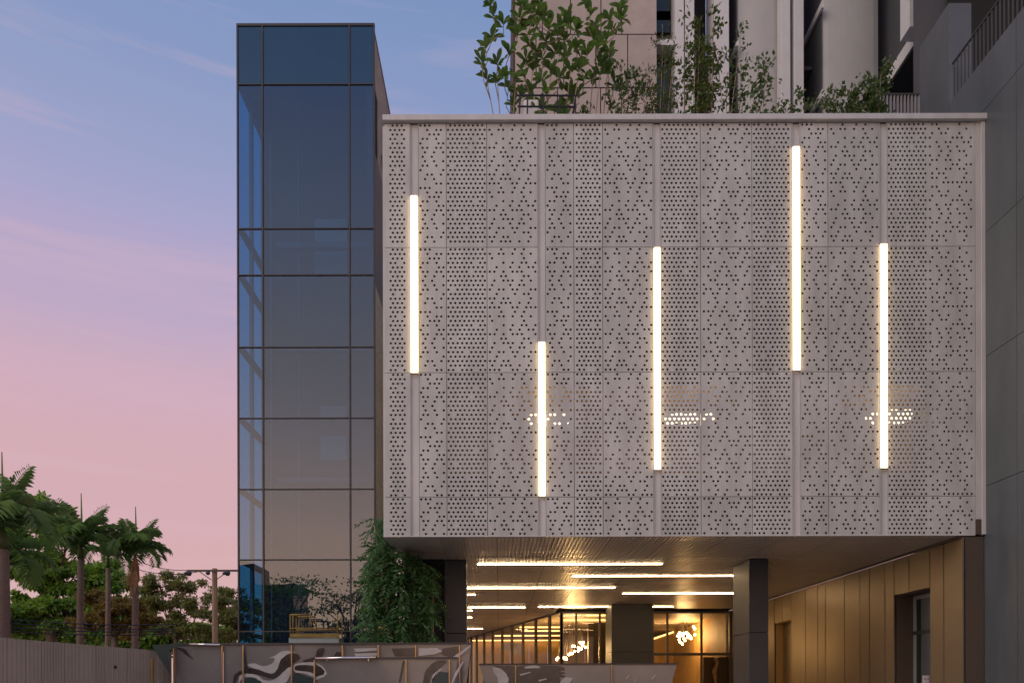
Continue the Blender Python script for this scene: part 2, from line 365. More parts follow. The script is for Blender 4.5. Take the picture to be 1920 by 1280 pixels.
ybands = [(232,463.2,28),(464.2,697.6,28),(698.6,931,28),(932,1003.8,9)]
for (x0, x1, kd, xo) in cols:
    for (y0, y1, nr) in ybands:
        pitch = 8.36 if nr == 28 else 8.1; rows = []
        for r in range(nr):
            rows.append((Z(y0+3.2+pitch*r, D0), [X(xo+h*HW, D0) for h in pat(kd, r if nr == 28 else r+(14 if kd in 'DNR' else 0))]))
        holes_plate('perforated_panel', screen, pod, X(x0,D0), X(x1,D0), Z(y1,D0), Z(y0,D0), 2*HW*sc*.94, rows, D0)
# channels between the panel bays
for (a, b) in [(771,787),(1010.6,1024.4),(1226.6,1240.9),(1487.6,1501.9),(1651.1,1665.4)]:
    m = MB(); m.box(X(a,D0), X(b,D0), D0+.03, D0+.08, ZB+.01, Z(232,D0))
    m.box(X(a,D0), X(a+.9,D0), D0-.006, D0+.03, ZB+.01, Z(232,D0)); m.box(X(b-.9,D0), X(b,D0), D0-.006, D0+.03, ZB+.01, Z(232,D0))
    m.build('channel', trim, pod)
box('coping', trim, pod, X(721,D0), X(1852,D0), D0-.09, D0+.6, Z(230.6,D0), ZT, bevel=.008)
box('drip_edge', mull, pod, X(724,D0), X(1848,D0), D0+.01, D0+.05, Z(232,D0), Z(230.7,D0))
m = MB(); m.box(X(1831.5,D0), X(1840,D0), D0-.002, D0+.12, Z(975,D0), Z(231,D0)); m.box(X(1840.3,D0), X(1848,D0), D0-.035, D0+.12, Z(1004,D0), Z(231,D0))
m.build('corner_trim', trim, pod, bevel=.006)
box('bottom_edge', trim, pod, X(723,D0), X(1829,D0), D0-.004, D0+.06, ZB-.006, Z(1003.9,D0))
box('corner_post', bronzed, pod, X(1829.5,D0), X(1839.8,D0), D0-.02, D0+.3, Z(1004,D0), Z(975.5,D0))
# body of the box
YB = 31.0
box('side_wall', trim, pod, XL-.03, XL+.02, D0+.04, 17.0, ZB, ZT-.15)
box('side_wall', trim, pod, -1.45, -1.40, 17.0, 40, ZB+.1, ZT-.5)  # unseen wall, set back and kept pale to bounce light onto the tower
box('side_wall', trim, pod, XL+.02, -1.40, 16.95, 17.0, ZB+.1, ZT-.5)
box('roof', concrete, pod, XL, XR, D0+.3, 17.0, ZT-.5, ZT-.25); box('roof', concrete, pod, -1.4, XR, 17.001, 40, ZT-.5, ZT-.25)
# cavity behind the screen: dark wall with a long window into a lit room
cv = D0+1.3
zr0, zr1 = Z(885, D0)+.0, Z(718, D0)+.0
k = cv/D0
zr0, zr1 = EYE+(VY-892)/F*cv, EYE+(VY-722)/F*cv
xl, xr = X(838, cv), X(1828, cv)
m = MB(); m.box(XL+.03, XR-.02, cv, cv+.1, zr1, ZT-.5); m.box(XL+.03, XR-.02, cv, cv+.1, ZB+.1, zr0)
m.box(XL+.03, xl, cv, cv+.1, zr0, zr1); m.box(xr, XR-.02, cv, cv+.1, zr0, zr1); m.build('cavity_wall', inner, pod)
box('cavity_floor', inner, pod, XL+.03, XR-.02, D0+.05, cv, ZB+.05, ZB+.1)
roomwall = mat('upper_room_wall', (.55,.38,.24), .8, noise=.8, col2=(.45,.31,.20))
m = MB(); m.box(xl-.1, xr+.1, cv+5, cv+5.1, zr0, zr1+.6); m.box(xl-.2, xl-.1, cv+.1, cv+5, zr0, zr1+.6); m.box(xr+.1, xr+.2, cv+.1, cv+5, zr0, zr1+.6)
m.box(xl-.2, xr+.2, cv+.1, cv+5.1, zr0-.1, zr0); m.box(xl-.2, xr+.2, cv+.1, cv+5.1, zr1+.6, zr1+.7); m.build('upper_room', roomwall, pod)
xm = xl
while xm < xr: box('window_mullion', mull, pod, xm-.02, xm+.02, cv+.02, cv+.08, zr0, zr1); xm += 1.55
for i, (a, b, ya, yb, lab) in enumerate([(992,1068,775,797,'blurry bright ceiling lamp glowing through the panels beside the lowest light tube'),
                         (1249,1342,775,796,'bright ceiling lamp glowing through the holes just right of the middle light tube'),
                         (1628,1708,772,795,'bright ceiling lamp glowing through the holes behind the rightmost light tube')]):
    d = cv+2
    m = MB()
    for q in range(6):
        x = X(a,d)+(X(b,d)-X(a,d))*(q+.5)/6
        m.box(x-.10, x+.08, d-.1, d+.1, Z(yb,d)+.07*(q%2), Z(ya,d)-.06*((q+1)%2))
    o = m.build('pendant_lamp', lampm, None, label=lab, cat='lamp', group='lamps in the room behind the perforated panels')
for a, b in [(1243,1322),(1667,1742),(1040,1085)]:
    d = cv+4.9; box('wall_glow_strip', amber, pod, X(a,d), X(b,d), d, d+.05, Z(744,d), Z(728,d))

# the five light tubes on the screen
for a, b, y0, y1, lab in [(771.5,785.5,368,700,'lit vertical light tube nearest the glass tower'),
        (1010.5,1024,642,931,'lowest hanging and shortest lit vertical tube on the perforated panels'),
        (1227.3,1240,466,882,'lit vertical light tube in the middle of the perforated panels'),
        (1487.5,1501.5,278,697,'highest lit vertical light tube reaching almost to the coping'),
        (1651.3,1664.5,460,880,'lit vertical light tube nearest the dark grey side wall')]:
    e = empty('light_tube', (X((a+b)/2,D0), D0, Z(y1,D0)), lab, 'light', 'vertical light tubes on the perforated panels')
    box('diffuser', barmat, e, X(a+1,D0), X(b-1,D0), D0-.05, D0+.02, Z(y1,D0)+.01, Z(y0,D0)-.01, bevel=.01)
    m = MB(); m.box(X(a,D0), X(b,D0), D0-.04, D0+.02, Z(y0,D0)-.009, Z(y0,D0)+.01); m.box(X(a,D0), X(b,D0), D0-.04, D0+.02, Z(y1,D0)-.01, Z(y1,D0)+.009); m.build('end_cap', trim, e)

# ---------------------------------------------------------------- soffit (ribbed planks in panels)
sof = empty('soffit', ((XL+XW)/2, 20, ZB), 'brown ribbed metal soffit under the perforated box', 'ceiling')
rib = MB(); PW, PL = 1.19, 2.38; nr = 14
for i in range(nr):
    a = PW*i/nr; w = PW/nr; z = 0
    rib.add([(a,0,0),(a+w*.64,0,0),(a+w*.64,PL,0),(a,PL,0)], [(0,3,2,1)])
    rib.add([(a+w*.64,0,0),(a+w*.64,PL,0),(a+w*.64,0,.024),(a+w*.64,PL,.024),(a+w,0,.024),(a+w,PL,.024),(a+w,0,0),(a+w,PL,0)], [(0,1,3,2),(2,3,5,4),(4,5,7,6)])
rib.add([(0,0,0),(PW,0,0),(PW,0,.03),(0,0,.03)], [(0,1,2,3)]); rib.add([(0,PL,0),(PW,PL,0),(PW,PL,.03),(0,PL,.03)], [(3,2,1,0)])
rme = bpy.data.meshes.new('soffit_panel'); rme.from_pydata(rib.v, [], rib.f); rme.materials.append(soff)
nx = int((XW - XL)/1.2)+1
for i in range(nx):
    x = XW - 1.2*(i+1)
    for j in range(13):
        y = D0+.07 + 2.4*j
        if y > YB-2 and x > 2.2: continue
        if y > 29 and x < XL-1.5: continue
        if x < XL+.0:
            continue
        link_mesh('soffit_panel', rme, sof, (x, y, ZB))
# left remainder strip, then the far-left part
box('edge_panel', soff, sof, XL+.01, XW-1.2*int((XW-XL)/1.2)-.01, D0+.07, 48, ZB, ZB+.02)
box('soffit_backing', gap, sof, XL+.01, XW, D0+.07, 48, ZB+.035, ZB+.08)
box('edge_fascia', bronzed, sof, XW-.06, XW-.001, D0+.05, YB, ZB-.05, ZB)
# slot lights
def slot_light(a, b, y, w, lab):
    d = 281*sc*F/(VY-y)
    box('ceiling_light', slot, None, X(a,d), X(b,d), d-w/2, d+w/2, ZB-.014, ZB-.002, label=lab, cat='light', group='long thin light strips under the soffit')
slot_light(896,1242,1057,.03,'nearest of the long thin soffit light strips, hung between the two front pillars')
slot_light(1075,1400,1079.5,.04,'second nearest thin soffit strip running behind the right front pillar')
slot_light(850,1153,1101.5,.055,'soffit light strip starting behind the left pillar, third from the front')
slot_light(1168,1420,1112.5,.05,'fourth soffit light strip, just above the inner dark column')
slot_light(1010,1146,1137,.06,'far soffit strip ending left at the inner dark column')
slot_light(1225,1262,1137,.06,'short far soffit strip right of the inner dark column')
slot_light(878,985,1138,.05,'dim far soffit strip near the left pillar')
for y, b in [(1114,892),(1144,886),(1156.5,885),(1177.5,905)]:
    slot_light(877, b, y, .07, {1114:'uppermost of the short light stubs right beside the left pillar',1144:'second short light stub beside the left pillar',1156.5:'third short light stub beside the left pillar',1177.5:'lowest short light stub beside the left pillar, above the glazed wall'}[y])

# ---------------------------------------------------------------- pillars
def pillar(name, x0, x1, y0, y1, lab):
    e = empty(name, ((x0+x1)/2, (y0+y1)/2, 0), lab, 'pillar', 'dark pillars carrying the box')
    h = ZB-.004; z = 0
    for zz in (2.9, h):
        box('cladding_panel', charcoal, e, x0, x1, y0, y1, z, zz-.012, bevel=.006); z = zz
    box('core', gap, e, x0+.02, x1-.02, y0+.02, y1-.02, 0, h)
dp = D0*1.18
pillar('pillar', X(834,dp), X(875,dp), dp, dp+.5, 'charcoal square pillar beside the leafy climbing tree')
pillar('pillar', X(1405,dp), X(1441,dp), dp, dp*1.068, 'charcoal pillar standing in front of the bronze wall')
dc = D0*1.825
pillar('pillar', X(1147,dc), X(1224,dc), dc, dc+1.6, 'wide dark inner column before the glazed lobby')
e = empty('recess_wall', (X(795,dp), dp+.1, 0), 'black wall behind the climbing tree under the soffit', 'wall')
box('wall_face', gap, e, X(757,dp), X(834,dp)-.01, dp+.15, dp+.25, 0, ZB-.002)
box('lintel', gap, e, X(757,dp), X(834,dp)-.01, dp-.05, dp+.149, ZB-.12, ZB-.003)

# ---------------------------------------------------------------- bronze wall (x = XW plane)
bw = empty('bronze_wall', (XW, 22, 0), 'bronze metal panelled wall with a doorway, right of the pillars', 'wall')
jx = [1805,1769,1743,1704,1676,1659,1630,1612,1583,1548,1533,1510,1483,1467,1452,1439,1428,1415,1405,1395,1385,1378,1371]
yd = lambda px: (XW)*F/(px-VX)
hd1 = Z(1102, yd(1743)); 
for a, b in zip(jx[:-1], jx[1:]):
    y0, y1 = yd(a), yd(b); z0 = 0
    if a in (1743,1704): z0 = hd1
    if a in (1483,1467): z0 = Z(1166, yd(1467))
    y1g = y1-.035
    box('wall_panel', bronze, bw, XW, XW+.03, y0, y1g, z0, ZB-.055)
m = MB()
y0a, y1a = yd(1743), yd(1676); y0b, y1b = yd(1483), yd(1452)
hb = Z(1166, yd(1467))
m.box(XW+.031, XW+.06, yd(1805), y0a, 0, ZB-.055); m.box(XW+.031, XW+.06, y1a, y0b, 0, ZB-.055); m.box(XW+.031, XW+.06, y1b, YB+.2, 0, ZB-.055)
m.box(XW+.031, XW+.06, y0a, y1a, hd1, ZB-.055); m.box(XW+.031, XW+.06, y0b, y1b, hb, ZB-.055)
m.build('wall_backing', gap, bw)
m = MB(); m.box(XW+.061, XW+1.2, y1a-.02, y1a+.05, 0, hd1); m.box(XW+.061, XW+1.2, y0a-.05, y0a, 0, hd1); m.box(XW+.061, XW+1.2, y0a, y1a-.02, hd1-.02, hd1+.05)
m.build('window_reveal', bronzed, bw)
xg = XW+.46
wf = MB(); wf.box(xg, xg+.05, y1a-.12, y1a-.025, 0, hd1-.03); wf.box(xg, xg+.05, y0a+.01, y1a-.12, hd1-.12, hd1-.03)
fr = wf.build('window_frame', mat('silver_frame', (.42,.44,.43), .4, metal=.3), bw)
box('transom', charcoal, fr, xg-.01, xg+.05, y0a+.01, y1a-.025, Z(1191,17.9), Z(1184,17.9))
box('pane', winm, fr, xg+.02, xg+.03, y0a+.01, y1a-.12, 0, hd1-.12)
m = MB(); m.box(XW+.061, XW+.5, y1b-.02, y1b+.05, 0, hb); m.box(XW+.061, XW+.5, y0b-.05, y0b, 0, hb); m.box(XW+.061, XW+.5, y0b, y1b-.02, hb-.02, hb+.05); m.build('door_reveal', goldw, bw)
dr = box('door', bronze, bw, XW+.3, XW+.34, y0b, y1b-.021, 0, hb-.021)
box('handle', railm, dr, XW+.26, XW+.3, y0b+.15, y0b+.2, 1.9, 2.3)
sgn = empty('notice_plate', (X(1736.5,16.6), 16.6, Z(1275,16.6)), 'small white notice plate with two dark red marks on the window edge', 'sign')
sx0, sx1 = X(1730.5,16.9), X(1742.5,16.9)
box('plate', white, sgn, sx0, sx1, 16.9, 16.92, Z(1290,16.9), Z(1267.5,16.9))
for px in (1733.2, 1738.8): box('red_mark', red, sgn, X(px,16.9), X(px+2.2,16.9), 16.893, 16.899, Z(1275,16.9), Z(1272.5,16.9))
# corner pier at the right end of the colonnade
e = empty('corner_pier', (9.8, D0+.2, 0), 'brown metal corner pier between bronze wall and dark grey wall', 'pillar')
box('pier_panel', bronzed, e, X(1806,D0)+.003, X(1847,D0), D0+.02, D0+.6, 0, ZB-.02, bevel=.01)

# ---------------------------------------------------------------- dark side wall, x = XS plane, coming towards the camera
XS = 912*sc
sw = empty('dark_side_wall', (XS, 14, 0), 'dark blue-grey panelled wall rising at the right edge, with sloping railing line above', 'wall')
ys = lambda px: XS*F/(px-VX)
def zy(px, py): return Z(py, ys(px))
zt = zy(1783,195); zj = [0, zy(1848,914), zy(1848,672), zy(1848,209)-2.55, zy(1848,209), zt]
yj = [9.0, 11.7, ys(1908), 16.59]
for i in range(len(yj)-1):
    for j in range(len(zj)-1):
        if j < 1 and i == 2: pass
        box('cladding_panel', bluegrey, sw, XS, XS+.04, yj[i]+.006, yj[i+1]-.006, zj[j]+.006, zj[j+1]-.006)
box('wall_core', gap, sw, XS+.03, XS+.5, 9, 16.59, 0, zt-.01)
box('pier_panel', bluegrey, sw, XS, XS+.5, 16.6, 17.75, 0, zy(1783,7))
rl = empty('slanting_railing', (XS+.05, 13, zt), 'dark metal railing on top of the blue-grey wall at the upper right', 'railing')
y = 16.5; zr = zy(1786,122)
while y > 11.5:
    box('baluster', raild, rl, XS+.04, XS+.05, y-.045, y-.005, zt, zr); y -= .125
box('top_rail', raild, rl, XS+.03, XS+.07, 11.4, 16.55, zr, zr+.035)
box('back_wall', recess, sw, XS+.6, XS+2.2, 19, 19.1, 0, 24)
box('back_void', blackr, sw, XS+1.35, XS+6, 18.8, 18.9, 12, 26)

# ================================================================== HIGH-RISE BEHIND
DH = 23.1
hr = empty('high_rise_block', (9, DH, 0), 'tall pale apartment block with white fins rising behind the roof garden', 'building')
zlo = ZT-.2; ztop = Z(-160, DH)
hx = lambda px, d=DH: X(px, d)
box('joint_backing', browngap, hr, hx(965), hx(1235), DH+.05, DH+6, zlo, ztop)
rowsT = [(-160,64.5,[968,1020,1073,1130,1169,1235]),(66.5,164,[968,1008,1060,1120,1180,1235]),(166.5,262,[968,1048,1129,1168,1235])]
for ya, yb, xs in rowsT:
    for a, b in zip(xs[:-1], xs[1:]): box('wall_tile', beige, hr, hx(a)+.016, hx(b)-.016, DH, DH+.049, Z(yb,DH)+.0, Z(ya,DH), bevel=.004)
# window strip 1235..1268
box('strip_back', recess, hr, hx(1235), hx(1268), DH+.6, DH+.8, zlo, ztop)
w = box('window', winm, hr, hx(1236), hx(1267), DH+.5, DH+.55, Z(62,DH+.5), Z(22,DH+.5))
box('frame', railm, w, hx(1250), hx(1252), DH+.46, DH+.499, Z(60,DH), Z(22,DH))
box('sill_glow', amber, w, hx(1237), hx(1266), DH+.44, DH+.455, Z(64,DH), Z(58,DH))
box('slab', finw, hr, hx(1235.5), hx(1268), DH+.1, DH+.45, Z(80,DH), Z(69,DH))
box('window', winm, hr, hx(1236), hx(1267), DH+.5, DH+.55, zlo, Z(84,DH))
box('window', winm, hr, hx(1236), hx(1267), DH+.5, DH+.55, Z(12,DH), ztop)
# fins and columns
def fin(a, b, m=finw, d=DH, dep=.9, nm='fin'):
    return box(nm, m, hr, hx(a,d), hx(b,d), d, d+dep, zlo, ztop, bevel=.01)
fin(1268.5,1285.5); fin(1288,1305); fin(1342,1370); fin(1467.5,1485); fin(1492,1510, dep=1.2)
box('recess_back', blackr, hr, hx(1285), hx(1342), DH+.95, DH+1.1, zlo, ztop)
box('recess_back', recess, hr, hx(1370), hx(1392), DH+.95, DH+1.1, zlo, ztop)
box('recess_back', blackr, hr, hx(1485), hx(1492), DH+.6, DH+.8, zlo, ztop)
def column(a, b, d=DH, bulge=.13):
    m = MB(); n = 10; p = []
    for i in range(n+1):
        t = i/n; p.append((hx(a,d)+(hx(b,d)-hx(a,d))*t, d+.35-bulge*math.sin(math.pi*t)**.6, zlo))
    p += [(hx(b,d), d+2.2, zlo), (hx(a,d), d+2.2, zlo)]
    m.prism(p, (0,0,ztop-zlo)); return m.build('column', towerc, hr)
column(1392,1467); column(1553,1660)
# receding side planes with slab edges (depth edges aim at the vanishing point)
def depth_beam(name, m, pxa, pya, pxb, db, w, h, nm_parent=hr, ext=0, top=True):
    """beam running in depth; its edge passes (pxa,pya) far and px pxb near at depth db"""
    x = X(pxb, db); da = x*F/(pxa-VX); z = Z(pya, da)
    z0, z1 = (z-h, z) if top else (z, z+h)
    return box(name, m, nm_parent, x-.10, x-.03, db-ext, da-.06, z0, z1)
box('side_plane', recess, hr, hx(1553)-.05, hx(1553)-.01, DH+.3, DH+2.2, zlo, ztop)
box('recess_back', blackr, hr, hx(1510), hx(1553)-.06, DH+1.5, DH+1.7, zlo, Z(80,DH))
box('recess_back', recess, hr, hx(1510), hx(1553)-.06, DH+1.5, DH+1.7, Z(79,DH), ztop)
depth_beam('slab_edge', finw, 1512, 82, 1550, DH+.05, .05, .22)
depth_beam('slab_edge', finw, 1512, 238, 1550, DH+.05, .05, .22)
box('side_plane', recess, hr, hx(1392)-.05, hx(1392)-.01, DH+.3, DH+.95, zlo, ztop)
depth_beam('slab_edge', finw, 1371, 128, 1390, DH+.05, .05, .16)
box('slab', recess, hr, hx(1511), hx(1552)-.06, DH+.9, DH+1.49, Z(88,DH), Z(81,DH))
# recess right of the big column: side wall with windows, white sloping slab edge
xs_ = X(1780,20.0)
da = xs_*F/(1658-VX)
zb_ = Z(174, da)
m = MB(); m.box(xs_, xs_+.35, 12.5, da+.3, zb_-.02, zb_+.37); m.build('slab_edge', finw, hr)
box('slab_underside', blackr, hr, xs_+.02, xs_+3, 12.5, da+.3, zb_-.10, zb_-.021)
box('side_plane', recess, hr, xs_+.3, xs_+.34, 18.6, 26, zb_+.37, 30)
for (ya_, yb_) in [(19.95,21.35),(21.42,22.6)]:
    w = box('window', winm, hr, xs_+.24, xs_+.28, ya_, yb_, zb_+1.55, zb_+5)
    m = MB(); m.box(xs_+.2, xs_+.239, ya_, ya_+.05, zb_+1.5, zb_+5); m.box(xs_+.2, xs_+.239, yb_-.05, yb_, zb_+1.5, zb_+5); m.box(xs_+.2, xs_+.239, ya_+.05, yb_-.05, zb_+2.3, zb_+2.36)
    m.build('frame', steelgrey, w)
dd = 20.9
box('fin', finw, hr, X(1709,dd), X(1735,dd), dd, dd+.5, Z(52,dd), 26)
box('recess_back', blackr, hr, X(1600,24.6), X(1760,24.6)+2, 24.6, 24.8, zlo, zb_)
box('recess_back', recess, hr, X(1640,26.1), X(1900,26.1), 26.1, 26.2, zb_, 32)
# small balcony railing
br = empty('balcony_railing', (X(1676,18.4), 18.4, Z(213,18.4)), 'short pale vertical bar railing on the roof beside the blue-grey pier', 'railing')
db = 18.4
for i in range(16):
    px = 1626+i*6.6; box('baluster', railm, br, X(px,db), X(px+2.4,db), db, db+.05, ZT-.3, Z(180,db))
box('top_rail', raild, br, X(1622,db), X(1727,db), db-.01, db+.06, Z(180,db), Z(177,db))

# ================================================================== GLASS TOWER
DT = 19.25; DB = 23.1
tw = empty('glass_lift_tower', (X(576,DT), DT, 0), 'tall narrow blue glass lift tower standing left of the perforated box', 'tower')
tx = [X(p,DT) for p in (448,495,658,704)]; rowsG = [48,158,428,515,650,783,916,1048,1182,1300,1402.3]
for i in range(len(rowsG)-1):
    za, zb = Z(rowsG[i+1],DT), Z(rowsG[i],DT)
    for j in range(3):
        box('spandrel_pane' if i == 0 else 'glass_pane', spandrel if i == 0 else tglass, tw, tx[j]+.025, tx[j+1]-.025, DT, DT+.012, za+.02, zb-.02)
    if i > 0:
        for (ya, yb) in [(DT+.05,20.1),(20.15,21.25)]:
            box('glass_pane', tside, tw, tx[0], tx[0]+.012, ya, yb-.03, za+.02, zb-.02)
    else: box('spandrel_pane', spandrel, tw, tx[0], tx[0]+.012, DT+.05, DB, za+.02, zb-.02)
for j in range(4): box('mullion', mull, tw, tx[j]-.017, tx[j]+.017, DT-.03, DT+.06, 0, Z(48,DT))
for i, r in enumerate(rowsG[:-1]): box('transom', mull, tw, tx[0]-.02, tx[3]+.02, DT-.025, DT+.055, Z(r,DT)-.012, Z(r,DT)+(.05 if i == 0 else .014))
box('mullion', steelgrey, tw, tx[0]+.02, tx[0]+.10, 20.05, 20.2, 0, Z(158,DT))
box('mullion', steelgrey, tw, tx[0]+.02, tx[0]+.12, 21.05, 21.24, 0, Z(158,DT))
for r in (158,428,515,650,783,916,1048,1182): box('side_beam', steelgrey, tw, tx[0]+.015, tx[0]+.16, DT+.06, 21.25, Z(r,DT)-.09, Z(r,DT)+.0)
box('shaft_wall', shaft, tw, tx[0]+.0, tx[3]-.2, 21.3, DB+.2, 0, Z(60,DT))
box('tower_roof', concrete, tw, tx[0]+.02, tx[3], DT+.1, DB+.2, Z(60,DT), Z(54,DT))
for a, b, c, d in [(592,652,410,512),(602,650,760,782),(602,650,815,862)]:
    dz = 21.28; box('shaft_panel', shaftpale, tw, X(a,dz), X(b,dz), dz, 21.299, Z(d,dz), Z(c,dz))  # pale patches painted for bright rectangles of light in the glass
box('guide_rail', steelgrey, tw, X(560,20.9), X(563,20.9), 20.9, 21.0, 0, Z(60,DT)-.1)
box('guide_rail', steelgrey, tw, X(508,20.9), X(511,20.9), 20.9, 21.0, 0, Z(60,DT)-.1)
for zf in (Z(440,DT), Z(650,DT), Z(916,DT)): box('floor_beam', steelgrey, tw, tx[1]-.1, tx[3]-.1, 20.8, 21.0, zf+.6, zf+.75)
# right face (x = tx[3])
xt = tx[3]; zq = lambda py: Z(py, DT)
box('inner_side', shaft, tw, xt-.2, xt-.06, DT+.07, DB, 0, zq(60))
m = MB(); m.box(xt-.06, xt, DT+.07, DB+.2, zq(158), zq(48)+.0)
m.box(xt-.06, xt, DT+.62, DB+.2, zq(278)+.0, zq(158)-.002); m.build('concrete_face', concrete, tw)
box('side_opening', blackr, tw, xt-.06, xt-.02, DT+.07, DT+.615, zq(278), zq(158)-.01)
box('grey_panel', greygreen, tw, xt-.06, xt+.0, DT+.07, DB, zq(526), zq(279))
zz = zq(527)
while zz > 0.2:
    z0 = max(zz-1.24, 0); rows = []; r = 0; z = zz-.06
    while z > z0+.04:
        hs = [DT+.14+.094*h/2 for h in range(0, 80) if (h+r) % 2 == 0 and RNG.random() < .42]
        rows.append((z, hs)); z -= .085; r += 1
    if len(rows) > 1: holes_plate('perforated_panel', olive_lit, tw, DT+.07, DB, z0, zz-.01, .094, rows, xt, axis='y')
    zz -= 1.25
MB().tube([(xt+.04,DT+1.55,zq(150)),(xt+.06,DT+1.5,zq(210)),(xt+.03,DT+1.0,zq(240)),(xt+.05,DT+1.5,zq(285))], .012, 5).build('loose_cable', mull, tw)
MB().tube([(X(727,20),20,Z(222,20)),(X(731,20),20,Z(216,20)),(X(738,20),20,Z(215,20)),(X(744,20),20,Z(222,20))], .01, 5).build('bent_wire', mull, None, label='thin bent wire poking above the left end of the coping', cat='wire')

# ================================================================== LOBBY
lob = empty('glazed_lobby', (6, YB, 0), 'warmly lit glazed lobby entrance beyond the colonnade', 'storefront')
gz = lambda py: Z(py, 30.8)
cor = (X(1053,30.8), 30.8); far = (X(877,47.5), 47.5)
fm = [1053,1080.5,1125,1147,1224,1251.5,1315.5,1369,1384]
for p in fm: box('mullion', lobbym, lob, X(p,30.8)-.04, X(p,30.8)+.04, 30.75, 30.87, 0, ZB-.01)
box('head_frame', lobbym, lob, cor[0], XW, 30.74, 30.88, gz(1150), ZB-.005)
box('transom', lobbym, lob, X(1224,30.8), XW, 30.73, 30.89, gz(1229), gz(1224))
for a, b in zip(fm[:-1], fm[1:]): box('glass_pane', lglass, lob, X(a,30.8)+.041, X(b,30.8)-.041, 30.8, 30.812, 0, gz(1150)-.002)
mm = [1053,1031,1005,981,960,942,924,908,894,884,877]
def onside(px):                           # intersection of ray with the slanted glass line
    s = (px-VX)/F; (x0,y0),(x1,y1) = cor, far; k = (x1-x0)/(y1-y0); yy = (x0-k*y0)/(s-k); return (s*yy, yy)
pts = [onside(p) for p in mm]
for (x, y) in pts: box('mullion', lobbym, lob, x-.07, x+.07, y-.05, y+.05, 0, ZB-.005)
for (a, b) in zip(pts[:-1], pts[1:]):
    MB().prism([(a[0],a[1],0),(b[0],b[1],0),(b[0],b[1],ZB-.06),(a[0],a[1],ZB-.06)], (.012,0,0)).build('glass_pane', lglass, lob)
    MB().prism([(a[0]-.02,a[1],ZB-.06),(b[0]-.02,b[1],ZB-.06),(b[0]-.02,b[1],ZB-.003),(a[0]-.02,a[1],ZB-.003)], (.08,0,0)).build('head_frame', lobbym, lob)
MB().prism([(cor[0]+.02,30.9,ZB-.02),(XW+8,30.9,ZB-.02),(XW+8,56,ZB-.02),(-3,56,ZB-.02),(far[0]+.05,47.5,ZB-.02)], (0,0,.02)).build('ceiling', ceilm, lob)
MB().prism([(-3.2,30.9,.004),(XW+8,30.9,.004),(XW+8,56,.004),(-3.2,56,.004)], (0,0,.006)).build('floor', lobbyfloor, lob)
for i in range(16):
    a = -3+i*1.25; box('wall_panel', goldw, lob, a+.01, a+1.24, 50, 50.05, 0, ZB-.03)
for i in range(9):                        # darker panel wall inside, behind the first chandelier
    a = 31.5+i*1.2
    box('wall_panel', goldw, lob, XW+.0, XW+.05, a, a+1.19, 0, ZB-.03)
# slanted bulkhead with cove edge seen through the right-hand glazing
d = 41.0
MB().prism([(X(1225,d),d,0),(X(1372,d),d,0),(X(1372,d),d,Z(1150,d)),(X(1225,d),d,Z(1199,d))], (0,.3,0)).build('bulkhead', goldw, lob)
MB().prism([(X(1225,d),d-.05,Z(1199,d)),(X(1372,d),d-.05,Z(1150,d)),(X(1372,d),d-.05,Z(1147,d)),(X(1225,d),d-.05,Z(1196,d))], (0,.04,0)).build('cove_strip', covem, lob)
d = 34.5
for a, b in ((1103,1125),(1125,1147)): box('inner_panel', bronzed, lob, X(a,d)+.01, X(b,d)-.01, d, d+.4, 0, Z(1167,d))
for y, a, b in [(1161,1058,1150),(1152,1100,1150)]:
    d = 3.07*F/(VY-y)
    box('cove_strip', covem, lob, X(a,d), X(b,d), d, d+.25, ZB-.06, ZB-.021)
for i, (y, a, b) in enumerate([(1174,975,1053),(1181,978,1050),(1190,928,1053),(1199,885,1053)]):
    d = 3.07*F/(VY-y)
    box('cove_strip', covem, lob, X(a,d), X(b,d), d, d+.45, ZB-.06, ZB-.021)
box('hanging_banner', print_l, lob, X(942,40), X(960,40), 40, 40.02, Z(1219,40), Z(1204,40))
box('hanging_banner', print_l, lob, X(962,41), X(978,41), 41, 41.02, Z(1226,41), Z(1205,41))
dm = mat('door_bronze', (.16,.09,.03), .35, metal=.5)
for a, b in ((1319,1341),(1343,1368)):
    dd_ = box('door', dm, lob, X(a,31.2), X(b,31.2), 31.2, 31.25, 0, Z(1232,31.2))
MB().tube([(X(1346,30.6),30.6,1.2),(X(1343,30.6),30.6,1.75),(X(1340,30.6),30.6,2.2),(X(1345,30.6),30.6,2.55),(X(1342,30.6),30.6,2.75)], [.10,.06,.12,.07,.1], 7).build('door_ornament', brass, lob)
def chandelier(pts, d, lab, en):
    cx = sum(p[0] for p in pts)/len(pts); cy = sum(p[1] for p in pts)/len(pts)
    e = empty('chandelier', (X(cx,d), d, ZB-.03), lab, 'chandelier', 'clustered globe chandeliers in the lobby')
    rods = MB()
    for (px, py, dx) in pts:
        dd = d+dx; c = (X(px,dd), dd, Z(py,dd)); MB().ball(c, .052, 8, 6).build('bulb', bulbm, e, smooth=True)
        rods.tube([c, (X(cx,d)+(c[0]-X(cx,d))*.6, dd, ZB-.03)], .006, 4)
    rods.build('suspension_rod', lobbym, e)
    ld = bpy.data.lights.new('lobby_lamp', 'POINT'); ld.energy = en; ld.color = (1,.62,.28); ld.shadow_soft_size = .35
    lo = bpy.data.objects.new('chandelier_light', ld); COL.objects.link(lo); lo.parent = e; lo.location = Vector((X(cx,d), d, Z(cy,d)+.0)) - e.location
rr = random.Random(3)
